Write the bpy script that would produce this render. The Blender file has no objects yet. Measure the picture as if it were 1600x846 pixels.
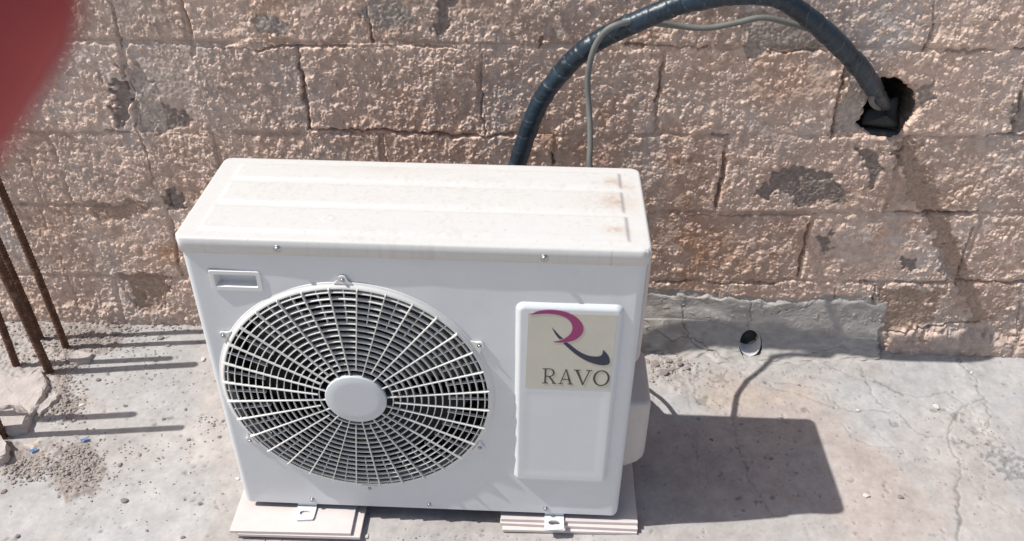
import bpy, bmesh, math, random
import numpy as np
from mathutils import Vector, Matrix
random.seed(7); RS = np.random.RandomState(11)
SC = bpy.context.scene
COL = SC.collection

# ------------------------------------------------------------------ camera, world, sun, exposure
FPX = 1342.857                                   # focal length in px of a 1600 px wide picture
CP = np.array([0.62923, -1.21668, 1.54542]); PIT, YAW, ROL = 0.61667, -0.03754, 0.00895
_f = np.array([math.sin(YAW)*math.cos(PIT), math.cos(YAW)*math.cos(PIT), -math.sin(PIT)])
_r = np.cross(_f, [0, 0, 1]); _r /= np.linalg.norm(_r); _u = np.cross(_r, _f)
_c, _s = math.cos(ROL), math.sin(ROL)
CR, CU, CF = _c*_r+_s*_u, -_s*_r+_c*_u, _f
cam = bpy.data.cameras.new('camera'); camo = bpy.data.objects.new('camera', cam); COL.objects.link(camo)
camo.matrix_world = Matrix([[CR[i], CU[i], -CF[i], CP[i]] for i in range(3)]+[[0, 0, 0, 1]])
cam.sensor_width = 36; cam.lens = FPX/1600*36; cam.clip_start = 0.005; cam.clip_end = 1000
cam.dof.use_dof = True; cam.dof.focus_distance = 1.75; cam.dof.aperture_fstop = cam.lens/2.2   # a phone lens: 2.2 mm opening
SC.camera = camo

SX, SY = 0.698, 0.0950                           # shadow run per metre of height
tosun = Vector((-SX, -SY, 1)).normalized()
SC.world = bpy.data.worlds.new('World'); SC.world.use_nodes = True
nt = SC.world.node_tree; bg = nt.nodes['Background']
sky = nt.nodes.new('ShaderNodeTexSky'); sky.sky_type = 'NISHITA'; sky.sun_disc = False
sky.sun_elevation = math.asin(tosun.z); sky.sun_rotation = math.atan2(tosun.x, tosun.y)
sky.air_density = 1.0; sky.dust_density = 2.5; sky.ozone_density = 1.0
nt.links.new(sky.outputs[0], bg.inputs[0]); bg.inputs[1].default_value = 0.10
sl = bpy.data.lights.new('sun', 'SUN'); sl.energy = 4.8; sl.angle = math.radians(0.53); sl.color = (1, 0.965, 0.92)
so = bpy.data.objects.new('sun', sl); COL.objects.link(so); so.rotation_euler = tosun.to_track_quat('Z', 'Y').to_euler()
so.location = (-3, -1, 5)
SC.view_settings.view_transform = 'Standard'; SC.view_settings.look = 'None'
SC.view_settings.exposure = 0.0; SC.view_settings.gamma = 1

YW = 0.643                                       # the wall plane
W, D, H0, TOP = 0.82, 0.282, 0.042, 0.7345       # the unit: width, depth, underside, top

# ------------------------------------------------------------------ where a point of the photograph lies on a real surface
def ray(u, v):
    u, v = np.asarray(u, float), np.asarray(v, float)
    return (((u-800)/FPX)[..., None]*CR-((v-423)/FPX)[..., None]*CU+CF)
def onY(u, v, y=YW):
    d = ray(u, v); return CP+d*((y-CP[1])/d[..., 1])[..., None]
def onZ(u, v, z=0.0):
    d = ray(u, v); return CP+d*((z-CP[2])/d[..., 2])[..., None]
def wpoly(pts, y=YW): p = onY([a[0] for a in pts], [a[1] for a in pts], y); return p[:, [0, 2]]
def gpoly(pts, z=0.0): p = onZ([a[0] for a in pts], [a[1] for a in pts], z); return p[:, :2]

# ------------------------------------------------------------------ helpers
def tag(o, label=None, cat=None, group=None, kind=None):
    if label: o['label'] = label
    if cat: o['category'] = cat
    if group: o['group'] = group
    if kind: o['kind'] = kind
    return o
def empty(name, loc=(0, 0, 0)):
    o = bpy.data.objects.new(name, None); o.location = loc; o.empty_display_size = .05; COL.objects.link(o); return o
def link(name, me, mat=None, parent=None):
    o = bpy.data.objects.new(name, me); COL.objects.link(o)
    if mat is not None and not me.materials: me.materials.append(mat)
    if parent is not None:
        o.parent = parent; o.matrix_parent_inverse = Matrix.Translation(parent.location).inverted() if parent.parent is None else Matrix.Identity(4)
    return o
def npmesh(name, V, Q, cols=None, smooth=True):
    """V (n,3), Q (m,4) quads; cols (n,3) linear albedo per vertex"""
    me = bpy.data.meshes.new(name); V = np.asarray(V, np.float32); Q = np.asarray(Q, np.int32); k = Q.shape[1]
    me.vertices.add(len(V)); me.vertices.foreach_set('co', V.ravel())
    me.loops.add(Q.size); me.loops.foreach_set('vertex_index', Q.ravel())
    me.polygons.add(len(Q)); me.polygons.foreach_set('loop_start', np.arange(0, Q.size, k, dtype=np.int32))
    me.polygons.foreach_set('use_smooth', np.full(len(Q), smooth))
    me.update(calc_edges=True)
    if cols is not None:
        a = me.attributes.new('albedo', 'FLOAT_COLOR', 'POINT')
        c = np.ones((len(V), 4), np.float32); c[:, :3] = cols; a.data.foreach_set('color', c.ravel())
    return me
def gridq(nu, nv, off=0):
    i = (np.arange(nv-1)[:, None]*nu+np.arange(nu-1)[None]).ravel()+off
    return np.stack([i, i+1, i+nu+1, i+nu], 1)
def bmobj(name, bm, mat, parent=None, smooth=False, bevel=0):
    if bevel:
        bmesh.ops.bevel(bm, geom=list(bm.edges), offset=bevel, segments=2, affect='EDGES', profile=.5)
    bmesh.ops.recalc_face_normals(bm, faces=bm.faces)
    me = bpy.data.meshes.new(name); bm.to_mesh(me); bm.free()
    if smooth:
        for p in me.polygons: p.use_smooth = True
    return link(name, me, mat, parent)
def bm_box(bm, x0, x1, y0, y1, z0, z1):
    r = bmesh.ops.create_cube(bm, size=1)
    for v in r['verts']:
        v.co = ((x0+x1)/2+v.co.x*(x1-x0), (y0+y1)/2+v.co.y*(y1-y0), (z0+z1)/2+v.co.z*(z1-z0))
def box(name, x0, x1, y0, y1, z0, z1, mat, parent=None, bevel=0):
    bm = bmesh.new(); bm_box(bm, x0, x1, y0, y1, z0, z1); return bmobj(name, bm, mat, parent, False, bevel)
def catmull(P, n):
    P = np.asarray(P, float); P = np.vstack([2*P[0]-P[1], P, 2*P[-1]-P[-2]]); out = []
    for i in range(1, len(P)-2):
        t = np.linspace(0, 1, n, endpoint=False)[:, None]; a, b, c, d = P[i-1:i+3]
        out.append(.5*((2*b)+(-a+c)*t+(2*a-5*b+4*c-d)*t**2+(-a+3*b-3*c+d)*t**3))
    return np.vstack(out+[P[-2:-1]])
def resample(P, step):
    d = np.r_[0, np.cumsum(np.linalg.norm(np.diff(P, axis=0), axis=1))]; n = max(2, int(d[-1]/step)+1)
    s = np.linspace(0, d[-1], n); return np.stack([np.interp(s, d, P[:, k]) for k in range(3)], 1), s
def frames(P):
    T = np.gradient(P, axis=0); T /= np.linalg.norm(T, axis=1)[:, None]; N = np.zeros_like(T)
    n = np.cross(T[0], [0.3, 1, .2]); n /= np.linalg.norm(n)
    for i in range(len(P)):
        n = n-T[i]*(n@T[i]); n /= np.linalg.norm(n); N[i] = n
    return T, N, np.cross(T, N)
def tube(P, rad, seg=16, cap=True):
    """rad: scalar, (n,) or (n,seg)"""
    P = np.asarray(P, float); T, N, B = frames(P); a = np.linspace(0, 2*np.pi, seg, endpoint=False)
    R = np.broadcast_to(np.asarray(rad, float).reshape(-1, 1) if np.ndim(rad) < 2 else rad, (len(P), seg))
    V = P[:, None]+R[..., None]*(np.cos(a)[None, :, None]*N[:, None]+np.sin(a)[None, :, None]*B[:, None])
    V = V.reshape(-1, 3); i = np.arange(len(P)-1)[:, None]*seg; j = np.arange(seg)[None]; j2 = (j+1) % seg
    Q = np.stack([i+j, i+j2, i+seg+j2, i+seg+j], -1).reshape(-1, 4)
    if cap:
        n = len(V); V = np.vstack([V, P[0], P[-1]]); k = np.arange(0, seg, 2)
        q1 = np.stack([np.full_like(k, n), (k+2) % seg, k+1, k], 1); b = (len(P)-1)*seg
        q2 = np.stack([np.full_like(k, n+1), b+k, b+k+1, b+(k+2) % seg], 1); Q = np.vstack([Q, q1, q2])
    return V, Q
def lathe(prof, cx, cz, seg=96, closed=False):
    """prof: (r, y) around the axis parallel to Y through (cx, cz)"""
    prof = np.asarray(prof, float); a = np.linspace(0, 2*np.pi, seg, endpoint=False); n = len(prof)
    V = np.stack([cx+prof[:, 0][:, None]*np.cos(a), np.repeat(prof[:, 1][:, None], seg, 1), cz+prof[:, 0][:, None]*np.sin(a)], -1).reshape(-1, 3)
    m = n if closed else n-1; i = np.arange(m)[:, None]*seg; i2 = ((np.arange(m)+1) % n)[:, None]*seg; j = np.arange(seg)[None]; j2 = (j+1) % seg
    return V, np.stack([i+j, i+j2, i2+j2, i2+j], -1).reshape(-1, 4)
def bnoise(shape, step, lam, seed):
    """periodic smooth noise of feature size lam (same unit as step), unit variance"""
    r = np.random.RandomState(seed).standard_normal(shape); F = np.fft.rfft2(r)
    ky = np.fft.fftfreq(shape[0], step)[:, None]; kx = np.fft.rfftfreq(shape[1], step)[None]
    F *= np.exp(-((kx**2+ky**2)*(lam**2)*1.6)); F[0, 0] = 0; o = np.fft.irfft2(F, shape); return o/o.std()
def sstep(x, a, b): t = np.clip((x-a)/(b-a), 0, 1); return t*t*(3-2*t)
def inpoly(x, y, P):
    c = np.zeros(np.shape(x), bool); n = len(P)
    for i in range(n):
        x1, y1 = P[i]; x2, y2 = P[i-1]
        if y1 == y2: continue
        c ^= ((y1 > y) != (y2 > y)) & (x < (x2-x1)*(y-y1)/(y2-y1)+x1)
    return c
class Raster:
    def __init__(s, x0, x1, y0, y1, step):
        s.x0, s.y0, s.h = x0, y0, step; s.nx = int((x1-x0)/step)+1; s.ny = int((y1-y0)/step)+1
        s.X = x0+np.arange(s.nx)*step; s.Y = y0+np.arange(s.ny)*step; s.shape = (s.ny, s.nx)
        s.GX, s.GY = np.meshgrid(s.X, s.Y)
    def n(s, lam, seed): return bnoise(s.shape, s.h, lam, seed)
    def win(s, P, m):
        P = np.asarray(P); i0 = np.clip(int((P[:, 0].min()-m-s.x0)/s.h), 0, s.nx-1); i1 = np.clip(int((P[:, 0].max()+m-s.x0)/s.h)+2, 1, s.nx)
        j0 = np.clip(int((P[:, 1].min()-m-s.y0)/s.h), 0, s.ny-1); j1 = np.clip(int((P[:, 1].max()+m-s.y0)/s.h)+2, 1, s.ny)
        return slice(j0, max(j1, j0+1)), slice(i0, max(i1, i0+1))
    def line(s, P, m, jit=None):
        """distance to a polyline inside its window"""
        w = s.win(P, m); x, y = s.GX[w], s.GY[w]
        if jit is not None: x = x+jit[0][w]; y = y+jit[1][w]
        d = np.full(x.shape, 9.)
        for a, b in zip(P[:-1], P[1:]):
            e = b-a; t = np.clip(((x-a[0])*e[0]+(y-a[1])*e[1])/(e@e+1e-12), 0, 1)
            d = np.minimum(d, np.hypot(x-a[0]-t*e[0], y-a[1]-t*e[1]))
        return w, d
    def poly(s, P, soft, jit=None):
        """soft mask of a polygon, edges wandering with jit"""
        w = s.win(P, .04); x, y = s.GX[w], s.GY[w]
        if jit is not None: x = x+jit[0][w]; y = y+jit[1][w]
        ins = inpoly(x, y, P); d = np.full(x.shape, 9.); P2 = np.vstack([P, P[:1]])
        for a, b in zip(P2[:-1], P2[1:]):
            e = b-a; t = np.clip(((x-a[0])*e[0]+(y-a[1])*e[1])/(e@e+1e-12), 0, 1)
            d = np.minimum(d, np.hypot(x-a[0]-t*e[0], y-a[1]-t*e[1]))
        return w, sstep(np.where(ins, d, -d), -soft, soft)
    def samp(s, A, x, y):
        """bilinear, wrapping outside"""
        fx = ((x-s.x0)/s.h) % (s.nx-1); fy = ((y-s.y0)/s.h) % (s.ny-1); i = fx.astype(int); j = fy.astype(int)
        a = fx-i; b = fy-j
        if A.ndim == 3: a = a[..., None]; b = b[..., None]
        return (A[j, i]*(1-a)+A[j, i+1]*a)*(1-b)+(A[j+1, i]*(1-a)+A[j+1, i+1]*a)*b
def blobs(R, x, y, rad, hgt):
    """splat spherical caps with max on a raster"""
    H = np.zeros(R.shape); order = np.ceil(rad/R.h).astype(int)
    for k in np.unique(order):
        s = order == k; i = np.round((x[s]-R.x0)/R.h).astype(int); j = np.round((y[s]-R.y0)/R.h).astype(int)
        for dj in range(-k, k+1):
            for di in range(-k, k+1):
                ii, jj = i+di, j+dj; ok = (ii >= 0)&(ii < R.nx)&(jj >= 0)&(jj < R.ny)
                d2 = ((R.x0+ii*R.h-x[s])**2+(R.y0+jj*R.h-y[s])**2)/rad[s]**2; ok &= d2 < 1
                np.maximum.at(H, (jj[ok], ii[ok]), (hgt[s]*np.sqrt(np.maximum(1-d2, 0)))[ok])
    return H

# ------------------------------------------------------------------ materials
def material(name, color=None, rough=.7, attr=False, var=.12, vscale=30., bump=.0, bscale=300., metal=0., spec=.5, dirt=None, sss=None, coat=0.):
    m = bpy.data.materials.new(name); m.use_nodes = True; N = m.node_tree.nodes; L = m.node_tree.links
    b = N['Principled BSDF']; b.inputs['Roughness'].default_value = rough; b.inputs['Metallic'].default_value = metal
    b.inputs['Specular IOR Level'].default_value = spec; b.inputs['Coat Weight'].default_value = coat
    tc = N.new('ShaderNodeTexCoord'); src = tc.outputs['Object']
    no = N.new('ShaderNodeTexNoise'); no.inputs['Scale'].default_value = vscale; no.inputs['Detail'].default_value = 6; no.inputs['Roughness'].default_value = .65
    L.new(src, no.inputs['Vector'])
    if attr:
        at = N.new('ShaderNodeAttribute'); at.attribute_name = 'albedo'; base = at.outputs['Color']
    else:
        rgb = N.new('ShaderNodeRGB'); rgb.outputs[0].default_value = (*color, 1); base = rgb.outputs[0]
    mr = N.new('ShaderNodeMapRange'); mr.inputs['From Min'].default_value = .25; mr.inputs['From Max'].default_value = .75
    mr.inputs['To Min'].default_value = 1-var; mr.inputs['To Max'].default_value = 1+var; L.new(no.outputs['Fac'], mr.inputs['Value'])
    mx = N.new('ShaderNodeVectorMath'); mx.operation = 'SCALE'; L.new(base, mx.inputs[0]); L.new(mr.outputs[0], mx.inputs['Scale'])
    out = mx.outputs[0]
    if dirt:                                      # (colour, noise scale, threshold low, high, strength)
        dn = N.new('ShaderNodeTexNoise'); dn.inputs['Scale'].default_value = dirt[1]; dn.inputs['Detail'].default_value = 8; dn.inputs['Roughness'].default_value = .7
        L.new(src, dn.inputs['Vector'])
        dr = N.new('ShaderNodeMapRange'); dr.inputs['From Min'].default_value = dirt[2]; dr.inputs['From Max'].default_value = dirt[3]
        dr.inputs['To Max'].default_value = dirt[4]; L.new(dn.outputs['Fac'], dr.inputs['Value'])
        mi = N.new('ShaderNodeMix'); mi.data_type = 'RGBA'; L.new(dr.outputs[0], mi.inputs['Factor']); L.new(out, mi.inputs[6]); mi.inputs[7].default_value = (*dirt[0], 1); out = mi.outputs[2]
    L.new(out, b.inputs['Base Color'])
    if bump:
        bn = N.new('ShaderNodeTexNoise'); bn.inputs['Scale'].default_value = bscale; bn.inputs['Detail'].default_value = 5; L.new(src, bn.inputs['Vector'])
        bp = N.new('ShaderNodeBump'); bp.inputs['Strength'].default_value = 1; bp.inputs['Distance'].default_value = bump; L.new(bn.outputs['Fac'], bp.inputs['Height']); L.new(bp.outputs[0], b.inputs['Normal'])
    if sss:
        b.inputs['Subsurface Weight'].default_value = sss[0]; b.inputs['Subsurface Radius'].default_value = sss[1]; b.inputs['Subsurface Scale'].default_value = sss[2]
    return m
M_wall = material('spattered_render', attr=True, rough=.95, var=.14, vscale=45, bump=.0009, bscale=520, spec=.05)
M_ground = material('trowelled_concrete', attr=True, rough=.85, var=.07, vscale=34, bump=.0006, bscale=330, spec=.25)
M_patch = material('grey_cement', attr=True, rough=.85, var=.08, vscale=22, bump=.0005, bscale=180, spec=.25)
M_hole = material('broken_block_inside', (.16, .135, .115), .95, var=.3, vscale=60, bump=.004, bscale=110, spec=.1)
M_white = material('white_enamel', (.68, .705, .722), .42, var=.025, vscale=9, bump=.00006, bscale=700, dirt=((.5, .46, .4), 26, .56, .8, .18))
M_lid = material('dusty_white_enamel', attr=True, rough=.5, var=.03, vscale=60, bump=.0001, bscale=500)
M_plas = material('white_plastic', (.70, .71, .71), .38, var=.02, vscale=12, dirt=((.45, .41, .36), 30, .6, .8, .12))
M_grille = material('grille_plastic', (.72, .72, .70), .45, var=.04, vscale=20, dirt=((.4, .36, .3), 40, .55, .8, .25))
M_hub = material('hub_plastic', (.58, .615, .64), .4, var=.02, vscale=15)
M_dark = material('dark_fan', (.016, .017, .020), .5, var=.2, vscale=20)
M_coil = material('coil_fins', (.03, .03, .032), .6, var=.4, vscale=90)
M_shroud = material('shroud_steel', (.05, .05, .052), .5, var=.1, vscale=20)
M_screw = material('zinc_screw', (.5, .5, .5), .35, metal=1., var=.15, vscale=300)
M_cover = material('valve_cover_plastic', (.60, .55, .52), .5, var=.04, vscale=14, dirt=((.42, .36, .33), 25, .5, .8, .35))
M_stick = material('sticker_film', (.57, .55, .47), .35, var=.05, vscale=30, dirt=((.66, .64, .58), 35, .6, .75, .35))
M_mag = material('magenta_print', (.30, .035, .15), .4, var=.1, vscale=120, dirt=((.62, .45, .5), 260, .7, .78, .5))
M_navy = material('navy_print', (.022, .028, .06), .4, var=.1, vscale=100)
M_ink = material('dark_grey_print', (.05, .052, .05), .45, var=.1, vscale=100)
M_tile = material('pinkish_tile', (.66, .595, .57), .4, var=.05, vscale=35, bump=.0001, bscale=200, dirt=((.5, .42, .37), 45, .58, .78, .4))
M_tile2 = material('biscuit_tile', (.55, .41, .36), .8, var=.1, vscale=35)
M_rust = material('rusty_steel', (.10, .05, .033), .85, var=.4, vscale=60, bump=.0008, bscale=400, spec=.3, dirt=((.26, .16, .12), 60, .5, .72, .65))
M_hose = material('taped_hose', attr=True, rough=.38, var=.18, vscale=50, bump=.0004, bscale=160, spec=.5, dirt=((.16, .16, .16), 55, .60, .8, .3))
M_cable = material('grey_cable_sheath', (.155, .158, .15), .6, var=.12, vscale=60, dirt=((.3, .28, .26), 90, .6, .75, .5))
M_blk = material('black_rubber_and_shade', (.022, .024, .025), .6, var=.25, vscale=40, bump=.001, bscale=90)
M_pvc = material('white_pvc', (.66, .66, .64), .5, var=.15, vscale=60, dirt=((.25, .22, .2), 50, .5, .75, .6))
M_stone = material('mortar_crumb', (.35, .31, .285), .95, var=.25, vscale=90, bump=.0015, bscale=300, spec=.1)
M_stoned = material('dark_grit', (.25, .235, .225), .95, var=.3, vscale=90, bump=.001, bscale=300, spec=.1)
M_chip = material('white_paint_chip', (.60, .57, .53), .7, var=.08, vscale=50)
M_slab = material('broken_cement', (.46, .42, .40), .92, var=.14, vscale=30, bump=.003, bscale=70, spec=.15, dirt=((.62, .52, .46), 18, .55, .75, .4))
M_blue = material('blue_paper', (.20, .36, .66), .6, var=.1, vscale=80)
M_skin = material('finger_skin', (.36, .044, .052), .55, var=.08, vscale=300, bump=.0001, bscale=2000, sss=(.8, (1, .2, .1), .006))
M_nail = material('fingernail', (.55, .28, .25), .3, var=.04, vscale=100)

# ------------------------------------------------------------------ the block wall: one height map, cut into blocks
WR = Raster(-1.02, 2.14, -.04, 1.12, .0016)
gx, gz = WR.GX, WR.GY
COURSE = [(-.03, .012), (.183, .030), (.404, .021), (.613, .0225), (.838, .0145), (1.055, .012), (1.27, .01), (1.48, .008), (1.69, .006), (1.90, .004), (2.11, 0.)]
JOINT = [1.526, 1.312, 1.067, 1.306, 1.469, 1.27, 1.47, 1.27, 1.47, 1.27]
BLK = .412
def cz(k, x): return COURSE[k][0]+COURSE[k][1]*x
jit = (WR.n(.012, 1)*.0016+WR.n(.05, 2)*.002, WR.n(.012, 3)*.0016+WR.n(.05, 4)*.002)
jitb = (WR.n(.012, 61)*.004+WR.n(.04, 62)*.006, WR.n(.012, 63)*.004+WR.n(.04, 64)*.006)
base = WR.n(.12, 5)*.0012+WR.n(.03, 6)*.0005+WR.n(.009, 7)*.00034+WR.n(.0045, 8)*.00024
dens = WR.n(.05, 9)*.4+WR.n(.014, 10)*.7+WR.n(.2, 11)*.25
rowid = np.zeros(WR.shape, int)
jd = np.full(WR.shape, 9.); btone = np.ones(WR.shape); bwarm = np.zeros(WR.shape)
for k in range(1, 6):
    rowid[gz > cz(k, gx)] = k
    jd = np.minimum(jd, np.abs(gz+jit[1]-cz(k, gx)))
for k in range(6):
    m = rowid == k; t = (gx+jit[0]-JOINT[k])/BLK; dv = np.abs(t-np.round(t))*BLK
    jd[m] = np.minimum(jd[m], dv[m])
    bid = np.floor((gx-JOINT[k])/BLK).astype(int)
    for b in np.unique(bid[m]):
        r = np.random.RandomState(500+k*40+b); s = m & (bid == b)
        xc = JOINT[k]+(b+.5)*BLK
        base[s] += r.uniform(-.0015, .0015)+(gx[s]-xc)*r.uniform(-.006, .006)+(gz[s]-cz(k, xc)-.1)*r.uniform(-.010, .006)
        dens[s] += r.uniform(-.30, .30); btone[s] = r.uniform(.84, 1.12); bwarm[s] = r.uniform(-1, 1)
jn = WR.n(.09, 12)
jband = (1-sstep(jd, .0035, .0085))*sstep(jn, -1.3, .3)
base -= .0036*jband; dens += -1.1*jband+.45*np.exp(-((jd-.014)/.006)**2)
# flaked places where the grey block shows, plus one painted shadow band, (polygon, depth, tone)
FLAKE_SHADOW = [([(213, 100), (228, 112), (243, 133), (254, 160), (285, 178), (302, 188), (300, 202), (232, 207), (222, 190), (212, 160), (204, 120)], .004, 'split'),
         ([(180, 128), (198, 128), (203, 160), (199, 188), (178, 190), (175, 160)], .006, 'dark'),
         ([(1176, 302), (1190, 286), (1205, 284), (1215, 264), (1262, 261), (1272, 268), (1302, 264), (1305, 280), (1285, 292), (1240, 282), (1216, 294), (1206, 320)], .003, 'dark'), ([(1216, 294), (1240, 282), (1285, 292), (1305, 280), (1326, 290), (1318, 316), (1240, 322)], .0015, 'dark'),
         ([(1344, 232), (1372, 238), (1380, 262), (1372, 282), (1352, 300), (1350, 262)], .003, 'dark'),
         ([(1158, 22), (1225, 15), (1272, 28), (1282, 78), (1168, 78)], .002, 'grey'),
         ([(1322, 108), (1352, 118), (1366, 150), (1345, 186), (1336, 208), (1300, 212), (1312, 160)], .002, 'pale'),
         ([(192, 432), (250, 425), (262, 440), (255, 470), (240, 490), (215, 483)], .004, 'brown'),
         ([(262, 296), (278, 300), (292, 312), (288, 322), (264, 324)], .006, 'dark'),
         ([(690, 0), (712, 0), (700, 40), (682, 60), (684, 25)], .003, 'dark'),
         ([(1372, 452), (1420, 447), (1470, 452), (1462, 500), (1430, 512), (1378, 518)], .001, 'brown'),
         ([(1278, 372), (1300, 366), (1302, 385), (1285, 396)], .002, 'dark'),
         ([(1410, 400), (1430, 404), (1428, 424), (1408, 416)], .002, 'dark'), ([(1465, 385), (1492, 380), (1496, 430), (1478, 436)], .002, 'grey'),
         ([(1438, 138), (1452, 122), (1456, 150), (1442, 172)], .002, 'grey'),
         ([(1396, 224), (1424, 216), (1456, 280), (1482, 335), (1502, 385), (1520, 440), (1542, 500), (1518, 506), (1494, 448), (1466, 385), (1432, 318), (1408, 280)], .0012, 'brown'),  # smooth band along the hose's shadow, its shade painted in brown
         ([(130, 318), (195, 318), (240, 322), (200, 345), (140, 338)], .001, 'brown'),
         ([(585, 2), (620, 0), (650, 30), (610, 52), (560, 30)], .0005, 'grey'), ([(395, 20), (430, 30), (470, 50), (430, 55), (400, 40)], .0005, 'grey'),
         ([(1585, 165), (1600, 140), (1612, 205), (1582, 206)], .003, 'grey')]
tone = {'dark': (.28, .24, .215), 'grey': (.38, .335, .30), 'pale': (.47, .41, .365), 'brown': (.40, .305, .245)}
flk_shadow = np.zeros(WR.shape); fcol = np.zeros(WR.shape+(3,))
fine = WR.n(.006, 13)
for pts, dep, tn in FLAKE_SHADOW:
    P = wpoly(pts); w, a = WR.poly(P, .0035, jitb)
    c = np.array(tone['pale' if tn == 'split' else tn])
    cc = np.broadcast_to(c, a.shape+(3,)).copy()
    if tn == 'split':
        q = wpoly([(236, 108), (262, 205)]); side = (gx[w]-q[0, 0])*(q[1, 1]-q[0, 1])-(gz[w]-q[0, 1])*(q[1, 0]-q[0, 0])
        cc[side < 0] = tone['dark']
    fcol[w] = fcol[w]*(1-a[..., None])+cc*a[..., None]; flk_shadow[w] = np.maximum(flk_shadow[w], a)
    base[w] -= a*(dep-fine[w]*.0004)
dens -= flk_shadow*2.6
# smooth trowelled cement at the wall's foot and its reach up the wall
PATCH = wpoly([(940, 440), (1030, 452), (1100, 458), (1180, 464), (1260, 470), (1290, 462), (1350, 462), (1370, 468), (1372, 500), (1374, 560), (940, 560)])
w, a = WR.poly(PATCH, .003, jit); dens[w] -= 4*a; smooth = np.zeros(WR.shape); smooth[w] = a
# spattered cement: caps thrown on, clustered
N = 520000
sx_, sz_ = RS.uniform(WR.X[0], WR.X[-1], N), RS.uniform(WR.Y[0], WR.Y[-1], N)
dv = dens[np.clip(((sz_-WR.y0)/WR.h).astype(int), 0, WR.ny-1), np.clip(((sx_-WR.x0)/WR.h).astype(int), 0, WR.nx-1)]
keep = RS.uniform(0, 1, N) < sstep(dv, -.55, 1.15)*.85+.03*(dv > -1.2)
sx_, sz_, dv = sx_[keep], sz_[keep], dv[keep]
rad = .0013+.0030*RS.beta(1.1, 4.6, len(sx_))+.0003*np.clip(dv, 0, 2); hg = rad*RS.uniform(.45, 1.0, len(sx_))
kb = RS.choice(len(sx_), 2200, replace=False); kb = kb[dv[kb] > .35]; rad[kb] = RS.uniform(.0038, .0064, len(kb)); hg[kb] = rad[kb]*RS.uniform(.45, .7, len(kb))   # bigger gobs among the fine ones
spat = blobs(WR, sx_, sz_, rad, hg)*(1+.22*np.clip(WR.n(.0042, 15), -2, 2))+.0008*sstep(dens, -.2, 1.2)
hmap = base+spat
# a rough ledge of render along the wall's foot, left and right of the smooth patch
ledge = (sstep(gx, 1.585, 1.61)+sstep(-gx, .36, .42)*.35)*(1-sstep(gz+jitb[1]*1.5, .035, .088))
hmap += ledge*(.019+WR.n(.02, 14)*.0012)
spmask = sstep(spat, .0006, .0022)
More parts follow.
